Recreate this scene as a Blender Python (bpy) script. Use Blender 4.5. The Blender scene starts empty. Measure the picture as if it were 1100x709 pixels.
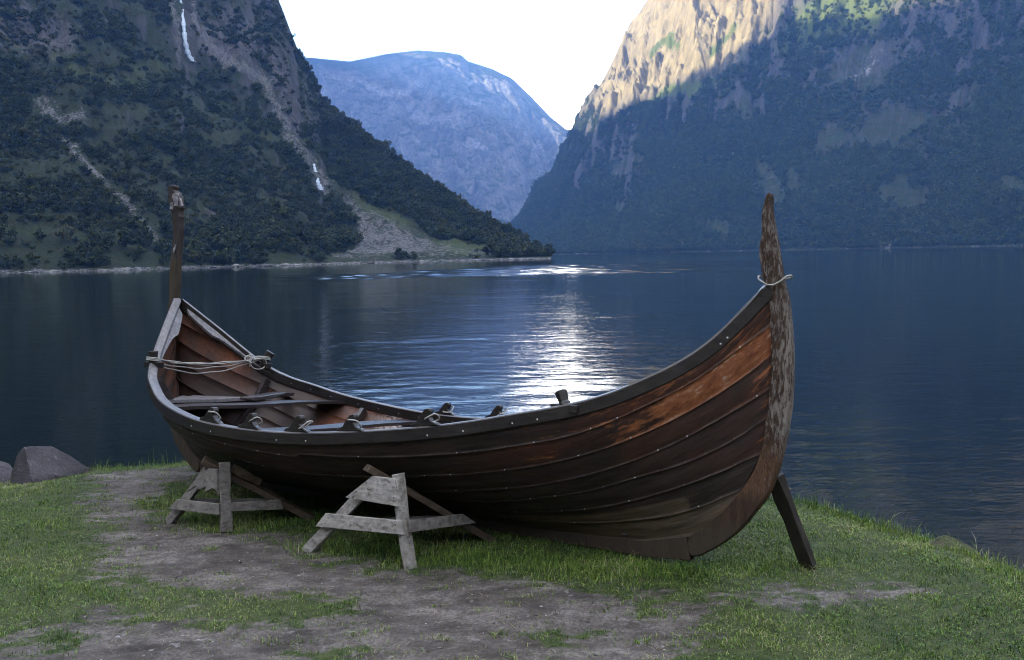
import bpy, math, random
import numpy as np
from mathutils import Matrix, Vector

rng = np.random.default_rng(7)
random.seed(7)
sc = bpy.context.scene
C = sc.collection

# ------------------------------------------------------------------ camera
CZ = 1.75                      # eye height above the bank
WATER_Z = -1.45
F = 1000.0                     # focal length in pixels of an 1100 px wide picture
ROLL = math.radians(1.15)
PITCH = math.atan(82.5 / F)
cp_, sp_ = math.cos(PITCH), math.sin(PITCH)
AX_F = np.array([0, cp_, -sp_]); _u = np.array([0, sp_, cp_]); _r = np.array([1.0, 0, 0])
AX_U = _u * math.cos(ROLL) + _r * math.sin(ROLL)
AX_R = _r * math.cos(ROLL) - _u * math.sin(ROLL)
EYE = np.array([0, 0, CZ])
cam_d = bpy.data.cameras.new('camera')
cam = bpy.data.objects.new('camera', cam_d); C.objects.link(cam)
cam_d.sensor_width = 36; cam_d.lens = 36 * F / 1100
cam_d.clip_start = 0.1; cam_d.clip_end = 30000
M = Matrix(((AX_R[0], AX_U[0], -AX_F[0], 0), (AX_R[1], AX_U[1], -AX_F[1], 0), (AX_R[2], AX_U[2], -AX_F[2], CZ), (0, 0, 0, 1)))
cam.matrix_world = M
sc.camera = cam

# ------------------------------------------------------------------ sky, sun, exposure
SUN = np.array([-0.90, -0.43, 0.0]); SUN /= np.linalg.norm(SUN)
SUN_EL = math.radians(17)
SUN = np.array([SUN[0] * math.cos(SUN_EL), SUN[1] * math.cos(SUN_EL), math.sin(SUN_EL)])
w = bpy.data.worlds.new('World'); sc.world = w; w.use_nodes = True
nt = w.node_tree; nt.nodes.clear()
wo = nt.nodes.new('ShaderNodeOutputWorld'); bg = nt.nodes.new('ShaderNodeBackground')
sky = nt.nodes.new('ShaderNodeTexSky'); sky.sky_type = 'NISHITA'; sky.sun_disc = False
sky.sun_elevation = SUN_EL; sky.sun_rotation = math.atan2(SUN[0], SUN[1]) % (2 * math.pi)
sky.air_density = 1.0; sky.dust_density = 0.8; sky.ozone_density = 1.2
bg.inputs['Strength'].default_value = 0.15
# thin high cloud over the whole sky, brightest in a glow above the mouth of the valley
tc = nt.nodes.new('ShaderNodeTexCoord')
vn = nt.nodes.new('ShaderNodeTexNoise'); vn.inputs['Scale'].default_value = 2.2; vn.inputs['Detail'].default_value = 5; nt.links.new(tc.outputs['Generated'], vn.inputs['Vector'])
v2 = nt.nodes.new('ShaderNodeMapRange'); v2.inputs[1].default_value = .3; v2.inputs[2].default_value = .65; v2.inputs[3].default_value = .5; v2.inputs[4].default_value = .9; nt.links.new(vn.outputs['Fac'], v2.inputs[0])
sx = nt.nodes.new('ShaderNodeSeparateXYZ'); nt.links.new(tc.outputs['Generated'], sx.inputs[0])
v1 = nt.nodes.new('ShaderNodeMapRange'); v1.interpolation_type = 'SMOOTHSTEP'; v1.inputs[1].default_value = .55; v1.inputs[2].default_value = .9; v1.inputs[3].default_value = 1.0; v1.inputs[4].default_value = .22; nt.links.new(sx.outputs['Y'], v1.inputs[0])
v3 = nt.nodes.new('ShaderNodeMath'); v3.operation = 'MULTIPLY'; nt.links.new(v1.outputs[0], v3.inputs[0]); nt.links.new(v2.outputs[0], v3.inputs[1])
vm0 = nt.nodes.new('ShaderNodeMix'); vm0.data_type = 'RGBA'; nt.links.new(v3.outputs[0], vm0.inputs[0]); nt.links.new(sky.outputs[0], vm0.inputs[6]); vm0.inputs[7].default_value = (2.25, 2.1, 1.92, 1)
gd = nt.nodes.new('ShaderNodeVectorMath'); gd.operation = 'DOT_PRODUCT'; nt.links.new(tc.outputs['Generated'], gd.inputs[0])
_ga, _ge = math.radians(3.5), math.radians(9.0); gd.inputs[1].default_value = (math.sin(_ga) * math.cos(_ge), math.cos(_ga) * math.cos(_ge), math.sin(_ge))
g1 = nt.nodes.new('ShaderNodeMapRange'); g1.interpolation_type = 'SMOOTHERSTEP'; g1.inputs[1].default_value = math.cos(math.radians(5.6)); g1.inputs[2].default_value = math.cos(math.radians(2)); nt.links.new(gd.outputs['Value'], g1.inputs[0])
vm = nt.nodes.new('ShaderNodeMix'); vm.data_type = 'RGBA'; nt.links.new(g1.outputs[0], vm.inputs[0]); nt.links.new(vm0.outputs[2], vm.inputs[6]); vm.inputs[7].default_value = (19, 17.6, 15.2, 1)
nt.links.new(vm.outputs[2], bg.inputs['Color']); nt.links.new(bg.outputs[0], wo.inputs[0])
sd = bpy.data.lights.new('sun', 'SUN'); sd.energy = 3.0; sd.angle = math.radians(0.5); sd.color = (1.0, 0.85, 0.58)
so = bpy.data.objects.new('sun', sd); C.objects.link(so)
so.rotation_euler = Vector(-SUN).to_track_quat('-Z', 'Y').to_euler()
so.location = (-20, -10, 40)
vs = sc.view_settings
vs.view_transform = 'Standard'; vs.look = 'None'; vs.gamma = 1; vs.use_curve_mapping = False
vs.exposure = 3.45
sc.render.engine = 'CYCLES'
sc.cycles.use_denoising = True; sc.cycles.filter_width = 1.05; sc.cycles.denoising_input_passes = 'RGB_ALBEDO_NORMAL'
sc.cycles.max_bounces = 6; sc.cycles.volume_bounces = 0
sc.cycles.sample_clamp_indirect = 6

# ------------------------------------------------------------------ helpers
def ray(x, y):
    x = np.asarray(x, float); y = np.asarray(y, float)
    return ((x - 550) / F)[..., None] * AX_R + ((354.5 - y) / F)[..., None] * AX_U + AX_F
def at_z(x, y, z=0.0):
    """the point of height z that the photograph shows at a pixel"""
    v = ray(x, y); return EYE + v * ((z - CZ) / v[..., 2])[..., None]
def azel(x, y):
    v = ray(x, y); return np.arctan2(v[..., 0], v[..., 1]), v[..., 2] / np.hypot(v[..., 0], v[..., 1])

_perm = np.random.default_rng(3).permutation(256); _perm = np.r_[_perm, _perm, _perm]
_g3 = np.random.default_rng(4).normal(size=(256, 3)); _g3 /= np.linalg.norm(_g3, axis=1)[:, None]
def perlin(x, y, z=0.0):
    x, y, z = np.broadcast_arrays(np.asarray(x, float), np.asarray(y, float), np.asarray(z, float))
    xi, yi, zi = np.floor(x).astype(int), np.floor(y).astype(int), np.floor(z).astype(int)
    fx, fy, fz = x - xi, y - yi, z - zi
    f = lambda t: t * t * t * (t * (t * 6 - 15) + 10)
    u, v, wq = f(fx), f(fy), f(fz)
    out = 0
    for dx in (0, 1):
        for dy in (0, 1):
            for dz in (0, 1):
                h = _perm[_perm[_perm[(xi + dx) & 255] + ((yi + dy) & 255)] + ((zi + dz) & 255)]
                g = _g3[h]
                d = g[..., 0] * (fx - dx) + g[..., 1] * (fy - dy) + g[..., 2] * (fz - dz)
                out = out + d * (u if dx else 1 - u) * (v if dy else 1 - v) * (wq if dz else 1 - wq)
    return out * 1.5
def fbm(x, y, z=0.0, o=5, g=0.5):
    a, s, t = 1.0, 0.0, 0.0
    for i in range(o):
        s = s + a * perlin(np.asarray(x) * 2 ** i + 17.3 * i, np.asarray(y) * 2 ** i - 9.1 * i, np.asarray(z) * 2 ** i); t += a; a *= g
    return s / t
def ridged(x, y, z=0.0, o=5, g=0.5):
    a, s, t = 1.0, 0.0, 0.0
    for i in range(o):
        s = s + a * (1 - 2.2 * np.abs(perlin(np.asarray(x) * 2 ** i + 7.7 * i, np.asarray(y) * 2 ** i + 3.1 * i, np.asarray(z) * 2 ** i))); t += a; a *= g
    return s / t
def sstep(a, b, x):
    t = np.clip((x - a) / (b - a), 0, 1); return t * t * (3 - 2 * t)

def link(name, me, mat=None, parent=None):
    o = bpy.data.objects.new(name, me); C.objects.link(o)
    if mat is not None:
        for m in (mat if isinstance(mat, (list, tuple)) else [mat]): me.materials.append(m)
    if parent is not None: o.parent = parent
    return o
def big_mesh(name, V, Q, smooth=True, attrs=None, tris=False):
    """fast mesh from numpy arrays (quads or triangles)"""
    V = np.asarray(V, np.float32); Q = np.asarray(Q, np.int32); k = Q.shape[1]
    me = bpy.data.meshes.new(name)
    me.vertices.add(len(V)); me.vertices.foreach_set('co', V.ravel())
    me.loops.add(Q.size); me.loops.foreach_set('vertex_index', Q.ravel())
    me.polygons.add(len(Q)); me.polygons.foreach_set('loop_start', np.arange(0, Q.size, k, dtype=np.int32))
    me.polygons.foreach_set('loop_total', np.full(len(Q), k, np.int32))
    me.polygons.foreach_set('use_smooth', np.full(len(Q), smooth, bool))
    for n, a in (attrs or {}).items():
        at = me.attributes.new(n, 'FLOAT', 'POINT'); at.data.foreach_set('value', np.asarray(a, np.float32).ravel())
    me.update(); me.validate(); return me
def grid_quads(n, m):
    i = np.arange((n - 1) * m).reshape(n - 1, m)[:, :-1].ravel()
    return np.stack([i, i + 1, i + m + 1, i + m], 1)

class MB:
    """collects verts/faces (and attributes) for one mesh object"""
    def __init__(s): s.v = []; s.f = []; s.m = []; s.sm = []; s.a = {}
    def add(s, vs, fs, mat=0, smooth=False, **attrs):
        o = len(s.v); s.v += [tuple(map(float, p)) for p in vs]
        for f in fs: s.f.append(tuple(i + o for i in f)); s.m.append(mat); s.sm.append(smooth)
        for k in set(s.a) | set(attrs):
            l = s.a.setdefault(k, []); l += [0.0] * (o - len(l))
            val = attrs.get(k, 0.0)
            l += list(val) if hasattr(val, '__len__') else [val] * len(vs)
        return o
    def box(s, c, X, Y, Z, mat=0, **kw):
        c, X, Y, Z = map(np.asarray, (c, X, Y, Z))
        vs = [c + a * X + b * Y + d * Z for a in (-1, 1) for b in (-1, 1) for d in (-1, 1)]
        s.add(vs, [(0, 1, 3, 2), (4, 6, 7, 5), (0, 4, 5, 1), (2, 3, 7, 6), (0, 2, 6, 4), (1, 5, 7, 3)], mat, **kw)
    def beam(s, a, b, wd, th, up=(0, 0, 1), mat=0, taper=1.0, **kw):
        """a plank from a to b, wd across (perpendicular to up), th along up"""
        a, b, up = np.asarray(a, float), np.asarray(b, float), np.asarray(up, float)
        d = b - a; d /= np.linalg.norm(d); sd = np.cross(d, up); sd /= np.linalg.norm(sd); u2 = np.cross(sd, d)
        vs = []
        n = 5
        for i in range(n):
            p = a + (b - a) * i / (n - 1); k = 1 + (taper - 1) * i / (n - 1)
            for (p1, p2) in ((-1, -1), (1, -1), (1, 1), (-1, 1)):
                j = rng.normal(0, .0034, 3)
                vs.append(p + sd * p1 * wd / 2 * k + u2 * p2 * th / 2 * k + j)
        fs = [(3, 2, 1, 0), tuple(4 * (n - 1) + q for q in (0, 1, 2, 3))]
        for i in range(n - 1):
            for q in range(4): fs.append((4 * i + q, 4 * i + (q + 1) % 4, 4 * i + 4 + (q + 1) % 4, 4 * i + 4 + q))
        s.add(vs, fs, mat, **kw)
    def tube(s, pts, r, n=8, mat=0, closed=False, **kw):
        pts = np.asarray(pts, float); k = len(pts); rr = r if hasattr(r, '__len__') else [r] * k
        vs = []
        prev = None
        for i in range(k):
            t = pts[(i + 1) % k] - pts[i - 1] if (closed or 0 < i < k - 1) else (pts[1] - pts[0] if i == 0 else pts[-1] - pts[-2])
            t = t / (np.linalg.norm(t) + 1e-9)
            if prev is None: a = np.cross(t, (0.3, 0.2, 0.93)); 
            else: a = prev - t * (prev @ t)
            a /= np.linalg.norm(a) + 1e-9; prev = a; b = np.cross(t, a)
            for j in range(n):
                q = 2 * math.pi * j / n; vs.append(pts[i] + rr[i] * (math.cos(q) * a + math.sin(q) * b))
        fs = []
        for i in range(k if closed else k - 1):
            i2 = (i + 1) % k
            for j in range(n): fs.append((i * n + j, i * n + (j + 1) % n, i2 * n + (j + 1) % n, i2 * n + j))
        if not closed: fs += [tuple(range(n))[::-1], tuple((k - 1) * n + j for j in range(n))]
        s.add(vs, fs, mat, True, **kw)
    def prism(s, outline, axis, half, mat=0, **kw):
        """a closed outline (3-D points) thickened both ways along axis"""
        o = np.asarray(outline, float); ax = np.asarray(axis, float); n = len(o)
        h = np.asarray(half if hasattr(half, '__len__') else [half] * n)[:, None]
        vs = np.r_[o - ax * h, o + ax * h]
        s.add(vs, [tuple(range(n))[::-1], tuple(range(n, 2 * n))] + [(i, (i + 1) % n, (i + 1) % n + n, i + n) for i in range(n)], mat, **kw)
    def dome(s, p, nrm, r, mat=0):
        nrm = np.asarray(nrm, float); nrm /= np.linalg.norm(nrm); a = np.cross(nrm, (0.21, 0.37, 0.9)); a /= np.linalg.norm(a); b = np.cross(nrm, a)
        vs = [np.asarray(p) + r * (math.cos(q) * a + math.sin(q) * b) for q in np.arange(6) * math.pi / 3] + [np.asarray(p) + nrm * r * .55]
        s.add(vs, [(i, (i + 1) % 6, 6) for i in range(6)], mat)
    def build(s, name, mats, parent=None, bevel=0.0):
        me = bpy.data.meshes.new(name); me.from_pydata(s.v, [], s.f)
        me.polygons.foreach_set('material_index', s.m); me.polygons.foreach_set('use_smooth', s.sm)
        for k, l in s.a.items():
            l += [0.0] * (len(s.v) - len(l)); at = me.attributes.new(k, 'FLOAT', 'POINT'); at.data.foreach_set('value', np.asarray(l, np.float32))
        me.update()
        o = link(name, me, mats, parent)
        if bevel:
            md = o.modifiers.new('edge', 'BEVEL'); md.width = bevel; md.segments = 2; md.limit_method = 'ANGLE'; md.angle_limit = math.radians(40)
        return o
def tag(o, label=None, cat=None, group=None, kind=None):
    for k, v in (('label', label), ('category', cat), ('group', group), ('kind', kind)):
        if v: o[k] = v
    return o
def empty(name, loc=(0, 0, 0), matrix=None):
    o = bpy.data.objects.new(name, None); C.objects.link(o); o.empty_display_size = .2
    o.location = loc
    if matrix is not None: o.matrix_world = matrix
    return o

# ------------------------------------------------------------------ material kit
class NT:
    def __init__(s, name):
        s.mat = bpy.data.materials.new(name); s.mat.use_nodes = True; s.t = s.mat.node_tree; s.t.nodes.clear()
        s.out = s.t.nodes.new('ShaderNodeOutputMaterial'); s.bsdf = s.t.nodes.new('ShaderNodeBsdfPrincipled')
        s.t.links.new(s.bsdf.outputs[0], s.out.inputs[0])
    def n(s, typ, **kw):
        nd = s.t.nodes.new(typ)
        for k, v in kw.items(): setattr(nd, k, v)
        return nd
    def l(s, a, b): s.t.links.new(a, b)
    def put(s, sock, v):
        if hasattr(v, 'is_linked'): s.l(v, sock)
        elif isinstance(v, (tuple, list)) and len(v) == 3 and sock.type == 'RGBA': sock.default_value = (*v, 1)
        else: sock.default_value = v
    def coord(s, kind='Object'): return s.n('ShaderNodeTexCoord').outputs[kind]
    def geo(s, k='Position'): return s.n('ShaderNodeNewGeometry').outputs[k]
    def attr(s, name): return s.n('ShaderNodeAttribute', attribute_name=name).outputs['Fac']
    def mapping(s, vec, scale=(1, 1, 1), rot=(0, 0, 0)):
        m = s.n('ShaderNodeMapping'); s.put(m.inputs['Vector'], vec); m.inputs['Scale'].default_value = scale; m.inputs['Rotation'].default_value = rot; return m.outputs[0]
    def noise(s, vec, scale, detail=5, rough=.55, dist=0.0):
        m = s.n('ShaderNodeTexNoise'); s.put(m.inputs['Vector'], vec); m.inputs['Scale'].default_value = scale; m.inputs['Detail'].default_value = detail
        m.inputs['Roughness'].default_value = rough; m.inputs['Distortion'].default_value = dist; return m.outputs['Fac']
    def voro(s, vec, scale, feature='F1', out='Distance'):
        m = s.n('ShaderNodeTexVoronoi', feature=feature); s.put(m.inputs['Vector'], vec); m.inputs['Scale'].default_value = scale; return m.outputs[out]
    def ramp(s, fac, stops):
        m = s.n('ShaderNodeValToRGB'); s.put(m.inputs[0], fac); e = m.color_ramp.elements
        while len(e) < len(stops): e.new(.5)
        for q, (p, c) in zip(e, stops): q.position = p; q.color = (*c, 1) if hasattr(c, '__len__') else (c, c, c, 1)
        return m.outputs[0]
    def rng(s, fac, a, b, c=0.0, d=1.0):
        m = s.n('ShaderNodeMapRange'); s.put(m.inputs[0], fac)
        for i, v in enumerate((a, b, c, d)): s.put(m.inputs[i + 1], v)
        return m.outputs[0]
    def mix(s, f, a, b, mode='MIX'):
        m = s.n('ShaderNodeMix', data_type='RGBA', blend_type=mode); s.put(m.inputs[0], f); s.put(m.inputs[6], a); s.put(m.inputs[7], b); return m.outputs[2]
    def math(s, op, a, b=0.0, clamp=False):
        m = s.n('ShaderNodeMath', operation=op, use_clamp=clamp); s.put(m.inputs[0], a); s.put(m.inputs[1], b); return m.outputs[0]
    def bump(s, h, strength=.4, dist=.01, normal=None):
        m = s.n('ShaderNodeBump'); s.put(m.inputs['Height'], h); m.inputs['Strength'].default_value = strength; m.inputs['Distance'].default_value = dist
        if normal is not None: s.l(normal, m.inputs['Normal'])
        return m.outputs[0]
    def set(s, **kw):
        names = dict(color='Base Color', rough='Roughness', normal='Normal', spec='Specular IOR Level', metal='Metallic', ior='IOR', trans='Transmission Weight', coat='Coat Weight', sss='Subsurface Weight')
        for k, v in kw.items(): s.put(s.bsdf.inputs[names[k]], v)
        return s.mat

# tarred hull wood: object space is the boat frame (x along, y across, z up)
def hull_material():
    t = NT('tarred_planks'); cb = t.n('ShaderNodeCombineXYZ'); t.l(t.attr('along'), cb.inputs[0]); t.l(t.attr('across'), cb.inputs[1]); t.l(t.attr('plank'), cb.inputs[2]); o = cb.outputs[0]
    st = t.mapping(o, (1, 6, 1))
    big = t.noise(o, 2.2, 6, .65); streak = t.noise(st, 4, 7, .68); fine = t.noise(t.mapping(o, (1, 3.2, 1)), 11, 7, .75)
    tar = t.mix(t.rng(streak, .35, .7), (.0115, .0088, .0072), (.042, .031, .023))
    red = t.mix(t.rng(fine, .3, .7), (.034, .0135, .009), (.100, .038, .022))
    c = t.mix(t.math('MULTIPLY', t.rng(big, .40, .62), t.attr('red')), tar, red)
    orange = t.mix(t.rng(fine, .35, .72), (.115, .034, .014), (.36, .135, .050))
    wn = t.math('ADD', t.attr('worn'), t.math('MULTIPLY', t.math('SUBTRACT', streak, .5), 1.9))
    wn = t.math('ADD', wn, t.math('MULTIPLY', t.math('SUBTRACT', fine, .5), .9))
    c = t.mix(t.rng(wn, .42, .66), c, orange)
    c = t.mix(t.math('MULTIPLY', t.rng(fine, .56, .66), t.rng(wn, .75, 1.0)), c, (.36, .29, .23))
    bare = t.mix(t.rng(streak, .3, .7), (.034, .025, .016), (.115, .082, .052))
    bn = t.math('ADD', t.attr('bare'), t.math('MULTIPLY', t.math('SUBTRACT', big, .5), .8))
    c = t.mix(t.rng(bn, .4, .6), c, bare)
    # the odd pale scuff
    c = t.mix(t.math('MULTIPLY', t.rng(t.noise(t.mapping(o, (1, 3, 1)), 14, 3, .6), .70, .74), .5), c, (.16, .13, .11))
    c = t.mix(t.math('MULTIPLY', t.attr('lapedge'), t.rng(t.noise(o, 7, 4, .7), .45, .65, .0, .40)), c, (.135, .10, .075))
    h = t.math('ADD', t.math('MULTIPLY', streak, .6), t.math('MULTIPLY', fine, .5))
    return t.set(color=c, rough=t.rng(fine, .3, .7, .38, .68), normal=t.bump(h, .8, .008), spec=.25)
def inner_material():
    t = NT('inner_planks'); cb = t.n('ShaderNodeCombineXYZ'); t.l(t.attr('along'), cb.inputs[0]); t.l(t.attr('across'), cb.inputs[1]); t.l(t.attr('plank'), cb.inputs[2]); o = cb.outputs[0]
    streak = t.noise(t.mapping(o, (1, 6, 1)), 5, 6, .65); big = t.noise(o, 3, 5, .6); fine = t.noise(o, 30, 4, .7)
    dk = t.mix(streak, (.015, .010, .0075), (.060, .038, .027))
    rd = t.mix(t.rng(fine, .35, .7), (.10, .030, .013), (.28, .095, .038))
    c = t.mix(t.math('MULTIPLY', t.attr('worn'), t.rng(big, .3, .6)), dk, rd)
    c = t.mix(t.math('MULTIPLY', t.attr('bare'), t.rng(fine, .45, .56)), c, (.42, .34, .30))
    return t.set(color=c, rough=.5, normal=t.bump(streak, .5, .005))
def wood(name, a, b, scale=5, stretch=(1, 6, 6), rough=(.5, .8), bump=.5, flake=None, flake_at=(.5, .56), spec=.4, kind='Object'):
    t = NT(name); o = t.coord(kind)
    s1 = t.noise(t.mapping(o, stretch), scale, 7, .68); s2 = t.noise(t.mapping(o, tuple(q * 3 for q in stretch)), scale * 2, 4, .7); big = t.noise(o, 2.5, 4, .6)
    c = t.mix(t.rng(s1, .32, .68), a, b); c = t.mix(t.math('MULTIPLY', t.rng(big, .35, .65), .35), c, tuple(q * .55 for q in a))
    h = t.math('ADD', s1, t.math('MULTIPLY', s2, .6))
    if flake:
        fl = t.rng(t.noise(t.mapping(o, tuple(.4 * q + .6 for q in stretch)), scale * 2.2, 6, .75), *flake_at); c = t.mix(fl, c, flake); h = t.math('ADD', h, t.math('MULTIPLY', fl, .5))
    return t.set(color=c, rough=t.rng(s2, .3, .7, *rough), normal=t.bump(h, bump, .006), spec=spec)
def plain(name, col, rough=.6, spec=.4):
    t = NT(name); nz = t.noise(t.coord(), 40, 3)
    return t.set(color=t.mix(nz, tuple(.75 * q for q in col), tuple(min(1, 1.2 * q) for q in col)), rough=rough, spec=spec)

M_HULL = hull_material(); M_IN = inner_material()
M_GUN = wood('gunwale_wood', (.013, .010, .009), (.042, .034, .029), 4, (1, 8, 8), (.24, .46), .4, spec=.45)
def stem_material():
    t = NT('stem_wood'); o = t.coord(); sep = t.n('ShaderNodeSeparateXYZ'); t.l(o, sep.inputs[0]); z = sep.outputs['Z']
    s1 = t.noise(t.mapping(o, (7, 7, 1)), 6, 7, .68); s2 = t.noise(t.mapping(o, (20, 20, 3)), 12, 4, .7); pl = t.noise(t.mapping(o, (4, 4, 1.0)), 15, 9, .78); big = t.noise(o, 3, 4)
    c = t.mix(t.rng(s1, .32, .68), (.028, .0165, .011), (.088, .053, .034))
    fl = t.math('ADD', pl, t.math('MULTIPLY', t.math('SUBTRACT', big, .5), .35)); fl = t.math('ADD', fl, t.rng(sep.outputs['X'], .47, .57, -.05, .05))
    hi = t.math('MULTIPLY', t.rng(z, .42, .56), t.rng(z, 1.45, 1.9, 1, .8)); f = t.math('MULTIPLY', t.rng(fl, .465, .55), hi)
    c = t.mix(f, c, t.mix(s2, (.17, .137, .108), (.35, .305, .265)))
    tan = t.math('MULTIPLY', t.rng(z, .38, .46), t.rng(z, .78, .62)); c = t.mix(t.math('MULTIPLY', tan, t.rng(s2, .4, .6)), c, (.16, .085, .045))
    low = t.mix(s1, (.028, .021, .014), (.085, .062, .042)); c = t.mix(t.rng(t.math('ADD', z, t.math('MULTIPLY', t.math('SUBTRACT', big, .5), .2)), .30, .22), c, low)
    h = t.math('ADD', s1, t.math('ADD', t.math('MULTIPLY', s2, .5), t.math('MULTIPLY', f, .6)))
    return t.set(color=c, rough=t.rng(s2, .3, .7, .5, .85), normal=t.bump(h, .8, .007), spec=.2)
M_STEM = stem_material()
M_POST = wood('post_wood', (.024, .018, .017), (.070, .053, .045), 6, (8, 8, 1), (.5, .75), .6)
M_POSTB = wood('bare_post_wood', (.034, .026, .016), (.085, .062, .038), 6, (8, 8, 1), (.5, .75), .5)
M_KNEE = wood('silvered_knee_wood', (.12, .112, .116), (.30, .285, .285), 5, (2, 6, 6), (.4, .7), .4)
M_TOP = wood('sky_sheen_rail_top', (.060, .055, .056), (.19, .18, .182), 5, (2, 7, 7), (.25, .5), .4, spec=.6)  # weathered rail top, paled further to put the sky's sheen into its colour
M_DARK = wood('dark_thwart_wood', (.018, .0125, .0125), (.055, .042, .040), 5, (6, 1, 6), (.22, .42), .3, spec=.6)
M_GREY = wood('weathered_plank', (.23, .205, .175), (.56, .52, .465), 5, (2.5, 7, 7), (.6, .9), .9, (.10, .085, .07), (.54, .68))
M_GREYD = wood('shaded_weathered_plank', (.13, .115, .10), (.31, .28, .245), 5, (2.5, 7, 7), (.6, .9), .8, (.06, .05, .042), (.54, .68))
M_BROWN = wood('brown_strut', (.058, .039, .026), (.14, .098, .064), 5, (2.5, 7, 7), (.6, .85), .6)
M_PROP = wood('prop_wood', (.020, .016, .014), (.06, .048, .04), 5, (6, 6, 1), (.5, .8), .6)
M_RIV = plain('rivet_metal', (.55, .53, .50), .4); M_RIVD = plain('rusty_rivet', (.10, .075, .06), .6)
M_ROPE = None
def rope_material():
    t = NT('rope'); o = t.coord()
    wv = t.n('ShaderNodeTexWave', wave_type='BANDS', bands_direction='DIAGONAL'); t.l(o, wv.inputs['Vector']); wv.inputs['Scale'].default_value = 60; wv.inputs['Distortion'].default_value = 1.5
    c = t.mix(wv.outputs['Fac'], (.28, .26, .23), (.56, .54, .50))
    return t.set(color=c, rough=.85, normal=t.bump(wv.outputs['Fac'], .5, .003))
M_ROPE = rope_material()

# ------------------------------------------------------------------ mountains
def terrain_material(name, kind):
    """rock with grass on ledges; attributes: rock (bare rock), scree, meadow"""
    t = NT(name); p = t.geo(); n = t.geo('Normal')
    sx = {'left': 1.0, 'right': .30, 'far': .11}[kind]
    s = .06 * sx
    n1 = t.noise(p, s, 9, .62, .3); n2 = t.noise(t.mapping(p, (1, 1, .35)), s * 3.2, 9, .68, .6); n3 = t.noise(p, s * 14, 6, .7)
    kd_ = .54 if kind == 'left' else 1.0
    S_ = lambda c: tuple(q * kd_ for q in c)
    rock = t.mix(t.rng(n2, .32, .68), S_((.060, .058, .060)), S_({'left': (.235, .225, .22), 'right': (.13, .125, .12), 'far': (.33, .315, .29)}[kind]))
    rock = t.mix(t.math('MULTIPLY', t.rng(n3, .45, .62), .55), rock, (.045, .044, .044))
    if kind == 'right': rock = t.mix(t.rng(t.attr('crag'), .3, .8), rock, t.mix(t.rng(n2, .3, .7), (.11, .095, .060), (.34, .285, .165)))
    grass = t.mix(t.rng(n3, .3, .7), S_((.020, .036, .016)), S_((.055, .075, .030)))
    grass = t.mix(t.rng(n1, .35, .65), grass, (.032, .046, .018))
    sep = t.n('ShaderNodeSeparateXYZ'); t.l(n, sep.inputs[0])
    lo, hi = {'left': (.40, .58), 'right': (.44, .60), 'far': (.62, .9)}[kind]
    up = t.math('ADD', sep.outputs['Z'], t.math('MULTIPLY', t.math('SUBTRACT', n2, .5), .75))
    veg = t.rng(up, lo, hi)
    rk = t.math('ADD', t.attr('rock'), t.math('MULTIPLY', t.math('SUBTRACT', n2, .5), 1.3))
    veg = t.math('MULTIPLY', veg, t.rng(rk, .35, .6, 1, 0))
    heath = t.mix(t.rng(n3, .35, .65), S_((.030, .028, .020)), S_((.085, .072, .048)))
    grass = t.mix(t.math('MULTIPLY', t.rng(t.noise(p, s * 5, 6, .65), .46, .62), .75), grass, heath)
    c = t.mix(veg, rock, grass)
    md = t.math('ADD', t.attr('meadow'), t.math('MULTIPLY', t.math('SUBTRACT', n3, .5), .9))
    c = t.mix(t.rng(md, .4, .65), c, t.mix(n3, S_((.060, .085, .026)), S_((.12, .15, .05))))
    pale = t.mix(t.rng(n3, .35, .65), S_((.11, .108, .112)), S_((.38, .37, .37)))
    sc_ = t.math('ADD', t.attr('scree'), t.math('MULTIPLY', t.math('SUBTRACT', n2, .5), 1.2))
    sc_ = t.math('ADD', sc_, t.math('MULTIPLY', t.math('SUBTRACT', n3, .5), .8))
    c = t.mix(t.rng(sc_, .42, .62), c, pale)
    h = t.math('ADD', n2, t.math('MULTIPLY', n3, .5))
    return t.set(color=c, rough=.95, spec=.15, normal=t.bump(h, .9, {'left': 3.0, 'right': 9.0, 'far': 26.0}[kind]))

def polyline_dist(px, py, pts):
    pts = np.asarray(pts, float); best = np.full(np.shape(px), 1e9)
    for a, b in zip(pts[:-1], pts[1:]):
        d = b - a; t = np.clip(((px - a[0]) * d[0] + (py - a[1]) * d[1]) / (d @ d + 1e-9), 0, 1)
        best = np.minimum(best, np.hypot(px - a[0] - t * d[0], py - a[1] - t * d[1]))
    return best
def inside_poly(px, py, poly):
    poly = np.asarray(poly, float); r = np.zeros(np.shape(px), bool); j = len(poly) - 1
    for i in range(len(poly)):
        (xi, yi), (xj, yj) = poly[i], poly[j]
        with np.errstate(divide='ignore', invalid='ignore'):
            r ^= ((yi > py) != (yj > py)) & (px < (xj - xi) * (py - yi) / (yj - yi + 1e-12) + xi)
        j = i
    return r
def soft_poly(px, py, poly, soft):
    poly = list(poly); d = polyline_dist(px, py, poly + poly[:1]); return np.clip(.5 + np.where(inside_poly(px, py, poly), d, -d) / soft, 0, 1)

def to_px(P):
    d = P - EYE; z = np.maximum(d @ AX_F, 1e-3)
    return 550 + F * (d @ AX_R) / z, 354.5 - F * (d @ AX_U) / z

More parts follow.
